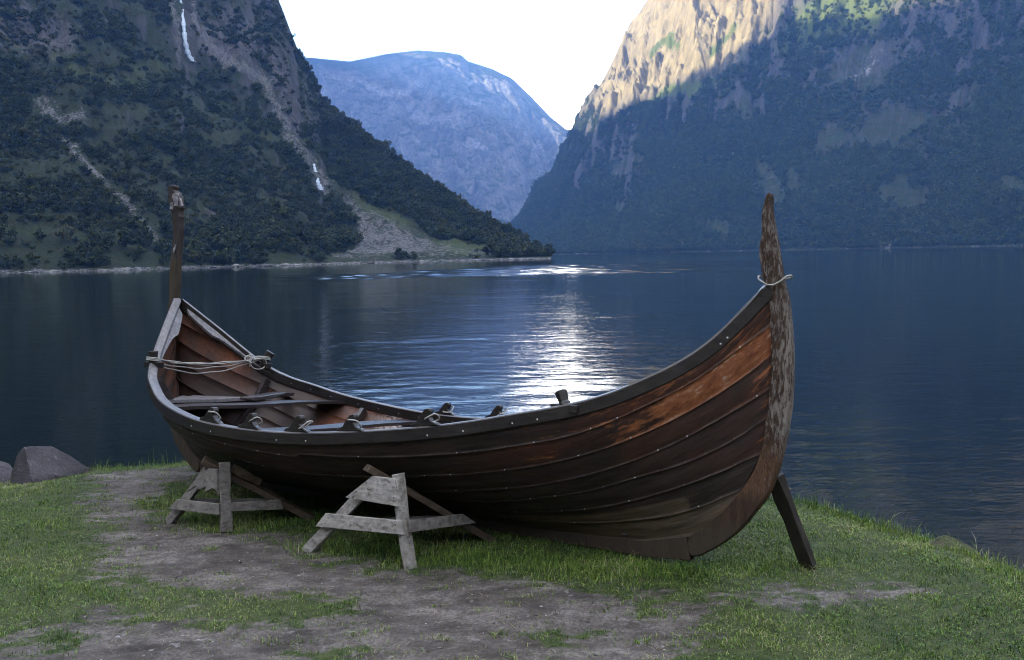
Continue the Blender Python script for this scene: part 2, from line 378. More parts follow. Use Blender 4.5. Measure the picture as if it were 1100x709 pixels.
def polar_terrain(sky_px, r0_tab, r1_tab, prof, nA, nR, disp, back=0.6, back_drop=.7):
    """terrain in polar coordinates about the viewer: a shoreline distance, a crest distance and a crest height for every bearing"""
    sp = np.asarray(sky_px, float); a_s, e_s = azel(sp[:, 0], sp[:, 1])
    A = np.linspace(a_s[0], a_s[-1], nA)
    el = np.interp(A, a_s, e_s)
    r0 = np.interp(A, azel(np.array([q[0] for q in r0_tab], float), np.full(len(r0_tab), 275.))[0], [q[1] for q in r0_tab])
    r1 = np.interp(A, azel(np.array([q[0] for q in r1_tab], float), np.full(len(r1_tab), 275.))[0], [q[1] for q in r1_tab])
    z1 = np.maximum(CZ + el * r1, 1.0)
    T = np.r_[np.linspace(-.06, 0, 4)[:-1], np.linspace(0, 1, nR), np.linspace(1, 1 + back, 14)[1:]]
    TT, AA = np.meshgrid(T, A)          # nA x nT
    R0, R1, Z1 = r0[:, None], r1[:, None], z1[:, None]
    R = R0 + (R1 - R0) * TT
    Zf = WATER_Z + (Z1 - WATER_Z) * prof(np.clip(TT, 0, 1), AA)
    Zf = np.where(TT < 0, WATER_Z + TT * 120, Zf); Zf = np.where(TT > 1, Z1 * (1 - back_drop * (TT - 1) / back), Zf)
    P = np.stack([R * np.sin(AA), R * np.cos(AA), Zf], -1)
    P = disp(P, TT, AA)
    return A, T, P, AA, TT

def build_terrain(name, P, attrs, mat):
    n, m = P.shape[:2]
    me = big_mesh(name, P.reshape(-1, 3), grid_quads(n, m)[:, ::-1], True, attrs)
    o = link(name, me, mat); o['kind'] = 'structure'; return o

# left mountainside
L_SKY = [(-900, -620), (-500, -560), (-200, -470), (0, -340), (150, -210), (240, -105), (300, 6), (318, 45), (335, 78), (345, 108), (365, 124), (390, 145), (430, 171), (470, 201), (510, 228), (550, 252), (572, 267), (586, 275), (592, 279)]
L_R0 = [(-900, 330), (-300, 335), (0, 352), (120, 345), (200, 372), (320, 385), (400, 415), (450, 440), (530, 450), (588, 470)]
L_R1 = [(-900, 1150), (-200, 1100), (0, 1000), (150, 900), (300, 800), (345, 740), (390, 690), (470, 620), (550, 545), (588, 500)]
def prof_L(t, a):
    return .50 * t + .50 * t ** 2.4
def disp_L(P, t, a):
    x, y, z = P[..., 0], P[..., 1], P[..., 2]
    win = sstep(0, .10, t) * (1 - .75 * sstep(.85, 1.0, t)) 
    gul = ridged(a * 16, t * 1.3, 0, 5, .55)
    bl = fbm(x / 120, y / 120, z / 120, 6, .55); st = ridged(x / 55, y / 55, z / 70, 5, .55)
    amp = 6 + 26 * t
    dz = win * (amp * (.8 * gul - .3) + amp * 1.0 * bl + (5 + 13 * t) * (st - .3))
    # the steep faces push out as steps
    low = np.clip(z.max(axis=1, keepdims=True) / 130, .03, 1); dz = dz * low
    step = low * np.sin(z / 17 + 4 * fbm(x / 90, y / 90, 0, 3)) * 4.0 * sstep(.2, .5, t) * win
    P = P.copy(); P[..., 2] = np.where((t >= 0) & (t <= 1), np.maximum(z + dz + step, WATER_Z + 2.5 * np.clip(t, 0, 1) ** .5), z)
    return P
A_, T_, P_L, AA, TT = polar_terrain(L_SKY, L_R0, L_R1, prof_L, 560, 300, disp_L)
px, py = to_px(P_L)
wob = fbm(P_L[..., 0] / 30, P_L[..., 1] / 30, P_L[..., 2] / 30, 4) * 14
wob2 = fbm(P_L[..., 0] / 30 + 50, P_L[..., 1] / 30, P_L[..., 2] / 30, 4) * 14
X, Y = px + wob, py + wob2
scree = np.zeros_like(X); meadow = np.zeros_like(X); rockm = np.zeros_like(X)
def band(pts, wd): return np.clip(1.15 - polyline_dist(X, Y, pts) / wd, 0, 1)
for pts, wd in (([(232, 55), (262, 70), (286, 92), (300, 120), (318, 150), (336, 172), (350, 205)], 15), ([(48, 112), (70, 130), (88, 122)], 17), ([(62, 150), (92, 175), (128, 208), (150, 235), (178, 262)], 9), ([(205, 0), (215, 30), (230, 60)], 9), ([(185, 0), (196, 66)], 9)):
    scree = np.maximum(scree, .55 * band(pts, wd))
scree = np.maximum(scree, .56 * soft_poly(X, Y, [(350, 190), (372, 205), (420, 232), (470, 255), (520, 272), (540, 278), (430, 284), (345, 283), (372, 262), (380, 240), (362, 215)], 26))
meadow = np.maximum(meadow, .85 * soft_poly(X, Y, [(365, 202), (430, 232), (446, 246), (420, 242), (384, 222)], 14))
meadow = np.maximum(meadow, .95 * soft_poly(X, Y, [(462, 262), (490, 258), (525, 268), (528, 275), (490, 275)], 10))
meadow = np.maximum(meadow, .55 * band([(60, 60), (120, 90), (170, 75)], 26))
meadow = np.maximum(meadow, .50 * band([(190, 100), (250, 120), (300, 150)], 22))
shore = sstep(1.8, 0.6, P_L[..., 2] - WATER_Z) * (TT >= 0)
scree = np.maximum(scree, .55 * shore)
rockm = np.clip(.75 * band([(0, 20), (60, 40)], 40) + .6 * band([(250, 20), (290, 60), (320, 130)], 30) + .7 * band([(205, 20), (225, 50), (250, 60)], 22) + .6 * band([(230, 225), (235, 262)], 14), 0, 1)
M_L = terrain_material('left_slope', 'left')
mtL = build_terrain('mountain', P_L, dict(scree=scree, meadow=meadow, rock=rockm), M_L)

# right mountainside
R_SKY = [(520, 268), (540, 254), (553, 240), (565, 219), (590, 188), (620, 129), (645, 97), (665, 56), (680, 27), (700, 0), (740, -60), (800, -140), (900, -230), (1100, -330), (1400, -420), (1900, -460)]
R_R0 = [(520, 1700), (600, 1500), (700, 1430), (800, 1380), (900, 1340), (1100, 1240), (1400, 1050), (1900, 800)]
R_R1 = [(520, 2500), (600, 2350), (700, 2200), (900, 2050), (1100, 1950), (1400, 1800), (1900, 1600)]
def prof_R(t, a):
    return .62 * t ** 1.15 + .38 * t ** 3.2
def disp_R(P, t, a):
    x, y, z = P[..., 0], P[..., 1], P[..., 2]
    win = sstep(0, .10, t) * (1 - .85 * sstep(.88, 1.0, t))
    up = sstep(.25, .7, t)
    gul = ridged(a * 13 + .35 * fbm(x / 300, y / 300, z / 300, 3), t * .9, .5, 5, .5)
    but = ridged(a * 30 - t * 2.2, t * .7 + 3, 1.5, 5, .55)
    bl = fbm(x / 420, y / 420, z / 420, 7, .55); st = ridged(x / 130, y / 130, z / 170, 6, .55)
    dz = win * (75 * (gul - .2) * (.35 + up) + 62 * (but - .2) * (.25 + up) + 70 * bl * (.4 + .7 * up) + (10 + 26 * up) * (st - .3)) * np.clip(z.max(axis=1, keepdims=True) / 330, .04, 1)
    P = P.copy(); P[..., 2] = np.where((t >= 0) & (t <= 1), np.maximum(z + dz, WATER_Z + 6 * np.clip(t, 0, 1) ** .5), z)
    return P
A_, T_, P_R, AA, TT = polar_terrain(R_SKY, R_R0, R_R1, prof_R, 640, 330, disp_R)
px, py = to_px(P_R)
X = px + fbm(P_R[..., 0] / 120, P_R[..., 1] / 120, P_R[..., 2] / 120, 4) * 22; Y = py + fbm(P_R[..., 0] / 120 + 9, P_R[..., 1] / 120, P_R[..., 2] / 120, 4) * 22
scree = np.zeros_like(X); meadow = np.zeros_like(X); rockm = np.zeros_like(X)
for pts, wd in (([(600, 255), (640, 228)], 4), ([(728, 268), (742, 272)], 7), ([(950, 264), (1000, 258)], 5), ([(945, 60), (920, 85)], 14), ([(720, 215), (760, 195)], 4)):
    scree = np.maximum(scree, .45 * band(pts, wd))
crag = soft_poly(X, Y, [(630, 118), (690, -40), (850, -60), (835, 20), (790, 64), (720, 105)], 40); rockm = np.maximum(rockm, .8 * crag)
for pts, wd in (([(905, 75), (945, 60), (930, 95)], 34), ([(660, 180), (680, 170)], 22), ([(880, 160), (900, 140)], 20), ([(815, 190), (840, 205)], 22), ([(1080, 190), (1100, 200)], 26), ([(795, 100), (800, 125)], 22), ([(970, 205), (985, 215)], 20), ([(860, 195), (850, 180)], 14)):
    rockm = np.maximum(rockm, .30 * band(pts, wd * 1.3))
meadow = np.maximum(meadow, .9 * soft_poly(X, Y, [(830, 45), (880, -10), (985, -10), (930, 40), (850, 62)], 30))
meadow = np.maximum(meadow, .8 * band([(690, 125), (720, 105), (765, 92)], 12)); meadow = np.maximum(meadow, .8 * band([(700, 62), (720, 50)], 12)); meadow = np.maximum(meadow, .7 * band([(765, 55), (785, 25)], 9))
shore = sstep(7.0, 2.0, P_R[..., 2] - WATER_Z) * (TT >= 0)
scree = np.maximum(scree, .2 * shore)
M_R = terrain_material('right_slope', 'right')
mtR = build_terrain('mountain', P_R, dict(scree=scree, meadow=meadow, rock=rockm, crag=crag), M_R)

# mountain at the head of the fjord
F_SKY = [(180, 66), (250, 62), (334, 62), (376, 66), (395, 62), (414, 58), (448, 54), (478, 56), (495, 59), (503, 66), (529, 74), (550, 84), (571, 104), (592, 126), (611, 141), (640, 175), (700, 220), (760, 262)]
F_R0 = [(180, 3200), (760, 3200)]; F_R1 = [(180, 4700), (400, 4900), (490, 4800), (610, 4500), (760, 4300)]
def prof_F(t, a):
    # steep wall and a gently sloping top that can be seen from the water
    return np.interp(t, [0, .25, .5, .66, .74, 1], [0, .2, .55, .82, .905, 1])
def disp_F(P, t, a):
    x, y, z = P[..., 0], P[..., 1], P[..., 2]
    win = sstep(0, .1, t) * (1 - 1.0 * sstep(.82, .97, t)); up = 1 - .93 * sstep(.58, .76, t)
    gul = ridged(a * 17 + t * 1.5, t * 1.1, 4.5, 6, .55); bl = fbm(x / 600, y / 600, z / 600, 7, .55); st = ridged(x / 230, y / 230, z / 260, 6, .6)
    dz = win * up * (90 * (gul - .2) + 120 * bl + 60 * (st - .3))
    P = P.copy(); P[..., 2] = np.where((t >= 0) & (t <= 1), np.maximum(z + dz, WATER_Z + 4 * np.clip(t, 0, 1)), z); return P
A_, T_, P_F, AA, TT = polar_terrain(F_SKY, F_R0, F_R1, prof_F, 340, 260, disp_F)
px, py = to_px(P_F)
X = px + fbm(P_F[..., 0] / 300, P_F[..., 1] / 300, P_F[..., 2] / 300, 4) * 16; Y = py + fbm(P_F[..., 0] / 300 + 9, P_F[..., 1] / 300, P_F[..., 2] / 300, 4) * 16
scree = np.zeros_like(X)
for pts, wd in (([(440, 115), (460, 130), (490, 128)], 9), ([(505, 155), (520, 160)], 8), ([(500, 110), (515, 118)], 7), ([(400, 90), (440, 98)], 12), ([(590, 150), (575, 165)], 6)): scree = np.maximum(scree, .62 * band(pts, wd))
scree = np.maximum(scree, .42 * sstep(.70, .8, TT))
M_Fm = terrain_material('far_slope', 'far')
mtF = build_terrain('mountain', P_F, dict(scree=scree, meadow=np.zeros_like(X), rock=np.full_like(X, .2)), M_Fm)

# the high range beyond the left shore, which keeps the fjord in shade
ys = np.linspace(-3000, 5300, 200); xs = np.linspace(-3200, -560, 80)
XX, YY = np.meshgrid(xs, ys)
RH = np.interp(ys, [-3000, -1500, 0, 700, 1284, 2000, 3000, 3700, 4300, 5300], [900, 1240, 1300, 1060, 775, 850, 1000, 1270, 1250, 1200])[:, None]
pro = np.interp(xs, [-3200, -1500, -1300, -1050, -800, -600], [.5, 1, .93, 0.45, .16, -.01])[None]
ZZ = RH * pro + 130 * fbm(XX / 500, YY / 500, 0, 6) * np.clip(pro * 1.2, 0, 1)
# beyond the left mountainside it stays hidden, and it falls away behind the point
ZZ = np.where(YY > 300, np.where(XX > -1050, np.minimum(ZZ, np.clip((-XX - 900) * 2.5, -30, 400)), ZZ), ZZ)
me = big_mesh('mountain', np.stack([XX, YY, ZZ], -1).reshape(-1, 3), grid_quads(200, 80), True, dict(scree=XX * 0, meadow=XX * 0, rock=XX * 0 + .3))
mtM = link('mountain', me, M_R); mtM['kind'] = 'structure'

# the valley head behind the viewer
xs = np.linspace(-1900, 3600, 120); ys = np.linspace(-2600, -105, 90)
XX, YY = np.meshgrid(xs, ys)
cy = -1150 - .10 * XX; q_ = (YY - cy) / np.where(YY > cy, 560, 1300)
ZZ = (780 + 160 * fbm(XX / 700, YY * 0, 2.0, 4)) * np.exp(-q_ ** 2 * 1.3) - 4 + 90 * fbm(XX / 300, YY / 300, 1.0, 5) * np.exp(-q_ ** 2)
me = big_mesh('mountain', np.stack([XX, YY, ZZ], -1).reshape(-1, 3), grid_quads(90, 120), True, dict(scree=XX * 0, meadow=XX * 0, rock=XX * 0 + .2))
mtB = link('mountain', me, M_R); mtB['kind'] = 'structure'
# and the right hand side of the valley, beyond the picture
xs = np.linspace(230, 2900, 100); ys = np.linspace(-1500, 1050, 90)
XX, YY = np.meshgrid(xs, ys)
cx = 1150 + .12 * YY; q_ = (XX - cx) / np.where(XX < cx, 480, 1000)
ZZ = (800 + 160 * fbm(YY / 600, XX * 0, 7.0, 4)) * np.exp(-q_ ** 2 * 1.3) - 30 + 80 * fbm(XX / 260, YY / 260, 3.0, 5) * np.exp(-q_ ** 2)
ZZ = np.where(XX < 1.35 * YY + 120, -30, ZZ * sstep(0, 260, XX - 1.35 * YY - 120) - 30 * sstep(260, 0, XX - 1.35 * YY - 120))
me = big_mesh('mountain', np.stack([XX, YY, ZZ], -1).reshape(-1, 3), grid_quads(90, 100), True, dict(scree=XX * 0, meadow=XX * 0, rock=XX * 0 + .2))
mtC = link('mountain', me, M_R); mtC['kind'] = 'structure'

# ------------------------------------------------------------------ water
def water_material():
    t = NT('fjord_water'); p = t.geo()
    h = t.math('ADD', t.noise(t.mapping(p, (.7, 1.4, 1)), 4.5, 3, .5, .5), t.math('MULTIPLY', t.noise(t.mapping(p, (.7, 1.3, 1)), 1.6, 2), .8))
    return t.set(color=(.003, .006, .0065), rough=t.math('ADD', .015, t.math('MULTIPLY', t.attr('ruffle'), .05)), ior=1.333, spec=.36, normal=t.bump(h, .6, .012))
Aw = np.r_[np.linspace(-math.pi, -.66, 50)[:-1], np.linspace(-.66, .66, 600), np.linspace(.66, math.pi, 50)[1:]]
Rw = np.r_[.5, 3.0, np.exp(np.arange(math.log(6.2), math.log(420), .0036)), np.geomspace(430, 9500, 30)]
RR, AW = np.meshgrid(Rw, Aw); WX, WY = RR * np.sin(AW), RR * np.cos(AW)
cell = .0036 * RR
front = sstep(.66, .60, np.abs(AW)) * sstep(6.2, 7.5, RR) * sstep(420, 330, RR)
calm = .45 + 1.1 * sstep(-.25, .35, fbm(WX / 26, WY / 9, 0, 4))
rat = WX / np.maximum(WY, 1)
calm = calm * (1 - .65 * sstep(.10, .26, rat)) * (1 - .55 * sstep(-.12, -.3, rat))
edge_n = 14 * fbm(WX / 45, WY / 30, 9.0, 4)
ruf = sstep(128, 142, RR + edge_n) * (1 - sstep(1, 1.25, (RR + edge_n) / np.interp(rat, [-.15, .0, .3], [150, 210, 250]))) * sstep(-.27, -.20, rat) * sstep(.36, .22, rat)
def wave(L, st, seed, stretch=1.55):
    keep = np.exp(-(cell * 2.6 / L) ** 2)
    return keep * st * L / 3.4 * perlin(WX / (L * stretch) + seed, WY / L + .35 * fbm(WX / L / 3, WY / L / 3, seed, 2), seed * 1.7)
hgt = calm * (wave(.28, .036, 1.3) + wave(.5, .056, 2.7) + wave(.9, .042, 4.1) + wave(1.7, .020, 6.5) + wave(4.0, .012, 8.2) + wave(10, .010, 9.9)) + ruf * (wave(1.5, .22, 12.5) + wave(2.8, .22, 14.5) + wave(7, .10, 16.5))
WZ = WATER_Z + front * hgt
nw_, mw_ = WX.shape
me = big_mesh('water', np.stack([WX, WY, WZ], -1).reshape(-1, 3), grid_quads(nw_, mw_)[:, ::-1], True, dict(ruffle=ruf * front))
wat = link('water', me, water_material()); wat['kind'] = 'structure'

# ------------------------------------------------------------------ the bank
EDGE = np.array([(-400, -60), (-60, 5), (-25, 7.5), (-12, 8.0), (-6.5, 7.6), (-4.6, 7.5), (-4.2, 7.6), (-3.7, 8.05), (-2.8, 8.3), (-1.5, 8.35), (-.2, 8.0), (.9, 7.35), (1.65, 6.85), (2.1, 6.5), (2.3, 6.1), (2.42, 5.85), (2.62, 5.55), (2.78, 5.05), (2.95, 4.6), (3.5, 3.9), (5.0, 2.8), (8, .5), (14, -5), (30, -30), (80, -80)])
def edge_dist(x, y):
    d = polyline_dist(x, y, EDGE); poly = list(EDGE) + [(80, -400), (-400, -400)]
    return np.where(inside_poly(x, y, poly), d, -d)
def px_poly(pts): return [tuple(q[:2]) for q in at_z(np.array([p[0] for p in pts], float), np.array([p[1] for p in pts], float))]
DIRT_POLY = px_poly([(95, 506), (150, 500), (212, 500), (205, 512), (165, 528), (150, 540), (172, 556), (240, 566), (300, 570), (330, 580), (345, 596), (440, 607), (540, 614), (640, 628), (740, 637), (830, 633), (930, 622), (985, 626), (935, 642), (880, 655), (800, 664), (760, 690), (640, 760), (300, 800), (-150, 760), (-120, 712), (0, 690), (70, 662), (150, 632), (128, 612), (104, 596), (112, 560), (98, 530)])
GRASS_PATCH = [px_poly(q) for q in ([(125, 640), (200, 628), (300, 632), (385, 640), (395, 652), (330, 668), (260, 675), (180, 668), (130, 658)], [(545, 668), (600, 664), (650, 676), (590, 690)], [(680, 650), (760, 645), (790, 652), (720, 662)], [(780, 662), (880, 650), (960, 640), (1100, 640), (1100, 720), (720, 720)], [(40, 690), (90, 660), (110, 672), (60, 700)], [(330, 690), (400, 680), (420, 700), (340, 706)])]
def dirt_field(x, y):
    """1 where the ground is trodden bare, 0 in the turf"""
    wx = x + .20 * fbm(x * 1.3, y * 2.6, 3.0, 4); wy = y + .13 * fbm(x * 1.3 + 40, y * 2.6, 5.0, 4)
    d = soft_poly(wx, wy, DIRT_POLY, .62)
    for q in GRASS_PATCH: d = d * (1 - .74 * soft_poly(wx, wy, q, .34))
    d = np.where(y < 3.2, np.maximum(d, .5), d)
    nz = fbm(x * 4, y * 9, 1.0, 6, .68)
    return np.clip(d + 1.35 * nz * (1 - abs(2 * d - 1) * .60), 0, 1)
def ground_z(x, y):
    d = edge_dist(x, y)
    z = .030 * fbm(x * .9, y * .9, 0, 4) - .02
    z = z + .012 * fbm(x * 7, y * 9, 2.0, 4)
    z = z - .05 * sstep(.5, .0, d)
    near = np.hypot(x, y) < 30
    dn = np.clip(-d + .03 * fbm(x * 3, y * 3, 0, 3), 0, None)
    out = z - 1.9 * dn * (1 + .3 * fbm(x * 2, y * 2, 4.0, 3)) - .0
    z = np.where(d > 0, z, np.maximum(out, -4 - 0 * x))
    return z
def axis_pts(lo, hi, a, b, step, k):
    inn = np.arange(lo, hi + step / 2, step)
    g = step * np.cumsum(1.13 ** np.arange(1, k))
    return np.r_[lo - g[::-1], inn, hi + g]
gx = axis_pts(-5.6, 3.8, 0, 0, .0125, 74); gy = axis_pts(3.1, 8.7, 0, 0, .0125, 72)
gx = gx[(gx > -380) & (gx < 78)]; gy = gy[(gy > -110) & (gy < 16)]
GX, GY = np.meshgrid(gx, gy)
GZ = ground_z(GX, GY)
DF = dirt_field(GX, GY)
GZ = GZ - .012 * DF + .013 * DF * ridged(GX * 4, GY * 9, 0, 5, .6) + .011 * DF * fbm(GX * 13, GY * 22, 3.0, 4, .7)
def ground_material():
    t = NT('trodden_bank'); p = t.geo()
    d = t.attr('dirt'); n1 = t.noise(t.mapping(p, (1, 1.8, 1)), 5, 6, .65); n2 = t.noise(p, 55, 5, .7); n3 = t.noise(p, 16, 5, .65)
    soil = t.mix(t.rng(t.noise(t.mapping(p, (1, 2.2, 1)), 1.6, 5, .6), .36, .62), t.mix(t.rng(n1, .35, .65), (.030, .025, .021), (.110, .094, .080)), t.mix(t.rng(n1, .35, .65), (.080, .069, .060), (.225, .200, .178)))
    soil = t.mix(t.math('MULTIPLY', t.rng(n2, .42, .6), .6), soil, (.035, .030, .027))
    soil = t.mix(t.math('MULTIPLY', t.rng(n3, .60, .68), .7), soil, (.21, .195, .185))
    turf = t.mix(t.rng(n3, .35, .65), (.020, .036, .009), (.060, .080, .024)); turf = t.mix(t.rng(n2, .5, .65), turf, (.06, .055, .032))
    m = t.rng(t.math('ADD', d, t.math('MULTIPLY', t.math('SUBTRACT', n3, .5), .5)), .38, .62)
    c = t.mix(m, turf, soil)
    c = t.mix(t.attr('bankside'), c, t.mix(n3, (.05, .046, .04), (.14, .13, .12)))
    h = t.math('ADD', t.math('MULTIPLY', n2, .5), n3)
    return t.set(color=c, rough=.9, spec=.25, normal=t.bump(h, .8, .018))
me = big_mesh('ground', np.stack([GX, GY, GZ], -1).reshape(-1, 3), grid_quads(len(gy), len(gx)), True, dict(dirt=DF, bankside=sstep(0.02, -.25, edge_dist(GX, GY))))
gnd = link('ground', me, ground_material()); gnd['kind'] = 'structure'

# ------------------------------------------------------------------ the boat
B_O = np.array([0.94431414, 5.1203586, 0.0])
B_D = np.array([0.8223763, -0.56886053, 0.00974243]); B_N = np.array([-0.56614547, -0.81651496, 0.11306029]); B_U = np.array([0.0563607, 0.09849373, 0.99354036])
MB_W = Matrix(((B_D[0], -B_N[0], B_U[0], B_O[0]), (B_D[1], -B_N[1], B_U[1], B_O[1]), (B_D[2], -B_N[2], B_U[2], B_O[2]), (0, 0, 0, 1)))
SC, HALF = -2.13033, 2.57444
UN = np.array([-1, -.93, -.82, -.65, -.4, -.1, .2, .5, .75, .9, 1])
BN = np.array([.032, .243, .551, .82, 1.02, 1.032, .915, .703, .375, .172, .032])
ZN = np.array([1.469, 1.259, .942, .757, .629, .588, .643, .771, .974, 1.238, 1.552])
def herm(u, xn, yn):
    xn = np.asarray(xn, float); yn = np.asarray(yn, float); u = np.clip(u, xn[0], xn[-1])
    h = np.diff(xn); d = np.diff(yn) / h
    m = np.r_[d[0], (d[:-1] * h[1:] + d[1:] * h[:-1]) / (h[:-1] + h[1:]), d[-1]]
    i = np.clip(np.searchsorted(xn, u) - 1, 0, len(h) - 1); t = (u - xn[i]) / h[i]; H = h[i]
    return (2 * t ** 3 - 3 * t ** 2 + 1) * yn[i] + (t ** 3 - 2 * t ** 2 + t) * H * m[i] + (-2 * t ** 3 + 3 * t ** 2) * yn[i + 1] + (t ** 3 - t ** 2) * H * m[i + 1]
def hb(s): return herm((np.asarray(s, float) - SC) / HALF, UN, BN)
def hz(s): return herm((np.asarray(s, float) - SC) / HALF, UN, ZN)
RAB = np.array([(-2.13, .055), (-.95, .055), (-.67, .062), (-.5, .068), (-.25, .082), (.036, .148), (.155, .215), (.215, .28), (.32, .42), (.398, .535), (.436, .63), (.456, .796), (.476, .967), (.484, 1.09), (.472, 1.26), (.448, 1.53)])
SQ = .945
def stern_z(z): return np.where(z > .09, .09 + (z - .09) * SQ, z)
def zk(s):
    s = np.asarray(s, float); v = np.where(s >= SC, s, 2 * SC - s)
    z = np.interp(v, RAB[:13, 0], RAB[:13, 1]); return np.where(s >= SC, z, stern_z(z))
def sec_y(s, z):
    u = np.clip(np.abs((s - SC) / HALF), 0, 1); t = np.clip((z - zk(s)) / np.maximum(hz(s) - zk(s), .02), 0, 1)
    return np.maximum(hb(s) * (1 - (1 - t) ** (1.9 - .9 * u ** 2)), .026)
SEAMS = [
    [(-2.13, .485), (-1.83, .492), (-1.37, .53), (-.81, .62), (-.43, .725), (-.09, .905), (.09, 1.02), (.32, 1.22), (.464, 1.345)],
    [(-2.13, .345), (-1.89, .357), (-1.47, .398), (-.95, .468), (-.66, .53), (-.26, .675), (.09, .875), (.33, 1.06), (.475, 1.19)],
    [(-2.13, .25), (-1.65, .272), (-1.14, .335), (-.72, .405), (-.44, .485), (-.2, .582), (-.01, .68), (.22, .83), (.478, 1.01)],
    [(-2.13, .19), (-1.3, .235), (-.76, .318), (-.47, .385), (-.21, .48), (.07, .59), (.29, .72), (.46, .845)],
    [(-2.13, .145), (-1.4, .165), (-.83, .215), (-.42, .29), (-.24, .345), (-.04, .42), (.19, .525), (.44, .655)],
    [(-2.13, .112), (-1.4, .118), (-.9, .142), (-.46, .185), (-.27, .22), (-.06, .27), (.12, .34), (.335, .445)],
]
NW = 120
W_ = .5 - .5 * np.cos(np.linspace(0, math.pi, NW)); W_ = .6 * W_ + .4 * np.linspace(0, 1, NW)
def seam_curve(k):
    """k = 0 sheer, 1..6 laps, 7 rabbet; returns (s, y, z) along the near side"""
    if k == 0:
        s = SC - HALF + 2 * HALF * W_; return np.stack([s, np.maximum(hb(s), .028), hz(s)], 1)
    if k == 7:
        e = .19; s = SC + (e - SC) * (2 * W_ - 1); z = zk(s); return np.stack([s, np.full(NW, .030), z], 1)
    tb = np.array(SEAMS[k - 1]); e = tb[-1, 0]; s = SC + (e - SC) * (2 * W_ - 1)
    v = np.where(s >= SC, s, 2 * SC - s)
    xs_ = np.r_[2 * SC - tb[1, 0], tb[:, 0]]; zs_ = np.r_[tb[1, 1], tb[:, 1]]
    z = herm(v, xs_, zs_); z = np.where(s >= SC, z, stern_z(z))
    return np.stack([s, sec_y(s, z), z], 1)
boat = empty('wooden_boat', matrix=MB_W)
tag(boat, 'tarred clinker built wooden boat with tall stem posts propped up on the grass bank', 'boat')
CUR = [seam_curve(k) for k in range(8)]
TH = .018
def strake(k, side):
    a, b = CUR[k].copy(), CUR[k + 1].copy(); n = NW
    up = a - b; L = np.linalg.norm(up, axis=1)[:, None]; up = up / np.maximum(L, 1e-4)
    tg = np.gradient((a + b) / 2, axis=0); tg /= np.linalg.norm(tg, axis=1)[:, None]
    nr = np.cross(up, tg); nr /= np.linalg.norm(nr, axis=1)[:, None]
    nr = np.where(nr[:, 1:2] < 0, -nr, nr)
    fade = np.minimum(1, np.minimum(np.arange(n), np.arange(n)[::-1]) / 10)[:, None]
    lap = np.minimum(.022, L * .4)
    low = b + nr * (.004 + .014 * fade) - up * .004
    if k == 6: low = b + nr * .003
    top = a + up * (lap if k else -.01)
    rows = []
    NR = 5
    w = np.array([0, .3, .62, .88, 1.0])
    for q in w:
        pt = top * (1 - q) + low * q
        pt = pt + nr * (.010 * math.sin(math.pi * q)) * np.minimum(1, L * 8)
        rows.append(pt)
    out = np.stack(rows, 1)                       # n x NR x 3
    inn = out - nr[:, None] * TH * .9
    inn[..., 1] = np.maximum(inn[..., 1], .006)
    mb = MB()
    sgn = np.array([1, -side, 1.0])
    s_ = out[..., 0]
    hs = (s_ - SC) / HALF
    worn = np.zeros_like(s_); bare = np.zeros_like(s_); red = np.full_like(s_, .15)
    q = np.broadcast_to(w[None], s_.shape)
    if k == 0: red = .35 + .65 * sstep(-1.4, -.2, s_); worn = .30 * sstep(-.9, -.2, s_) * (1 - sstep(.05, .2, s_)) + .34 * sstep(.1, .35, s_) + .1 * sstep(-1.0, -.5, s_)
    if k == 1: red = .25 + .9 * sstep(-1.3, -.3, s_); worn = .16 + .30 * sstep(-.6, -.1, s_) + .50 * sstep(-.15, .2, s_)
    if k == 2: red = .15 + .75 * sstep(-.9, 0, s_); worn = .18 * sstep(-.2, .25, s_) + .08 * sstep(.3, .45, s_)
    if k == 3: red = .10 + .5 * sstep(-.4, .2, s_); worn = .36 * sstep(.34, .46, s_)
    if k == 4: red = .05 + .5 * sstep(-.2, .2, s_); worn = .30 * sstep(.33, .42, s_)
    if k == 5: bare = np.clip(1.1 * sstep(.30, .75, q) * sstep(-1.5, -.9, s_) * (1 - sstep(.0, .12, s_)), 0, 1)
    if k == 6: bare = 1.0 * sstep(-1.8, -1.1, s_)
    NV = n * NR
    al = np.broadcast_to(np.r_[0, np.cumsum(np.linalg.norm(np.diff((a + b) / 2, axis=0), axis=1))][:, None], s_.shape); ac = q * L; lapedge = np.broadcast_to((np.arange(NR) == NR - 1)[None] * 1.0, s_.shape); pk = np.full_like(s_, k * 7.3 + side * 31)
    fo = grid_quads(n, NR); 
    if side > 0: fo = fo[:, ::-1]
    # outer skin
    mb.add((out * sgn).reshape(-1, 3), fo.tolist(), 0, True, worn=worn.ravel(), bare=bare.ravel(), red=red.ravel(), along=al.ravel(), across=ac.ravel(), lapedge=lapedge.ravel(), plank=pk.ravel())
    # inner skin
    iw = np.zeros_like(s_); ib = np.zeros_like(s_)
    if side < 0:
        iw = .95 * sstep(-4.15, -4.45, s_) * (k <= 1) + .25 * (k == 2) * sstep(-4.0, -4.4, s_) + .6 * sstep(-3.9, -3.6, s_) * (k <= 2) + .14
        ib = 1.0 * sstep(-3.3, -3.0, s_) * (k <= 2)
    else: iw = .5 * sstep(-4.0, -4.4, s_)
    o = mb.add((inn * sgn).reshape(-1, 3), fo[:, ::-1].tolist(), 1, True, worn=np.clip(iw, 0, 1).ravel(), bare=ib.ravel(), along=al.ravel(), across=ac.ravel(), plank=pk.ravel() + 3)
    # edges
    eT = [(i * NR, (i + 1) * NR, o + (i + 1) * NR, o + i * NR) for i in range(n - 1)]; eB = [(i * NR + NR - 1, o + i * NR + NR - 1, o + (i + 1) * NR + NR - 1, (i + 1) * NR + NR - 1) for i in range(n - 1)]
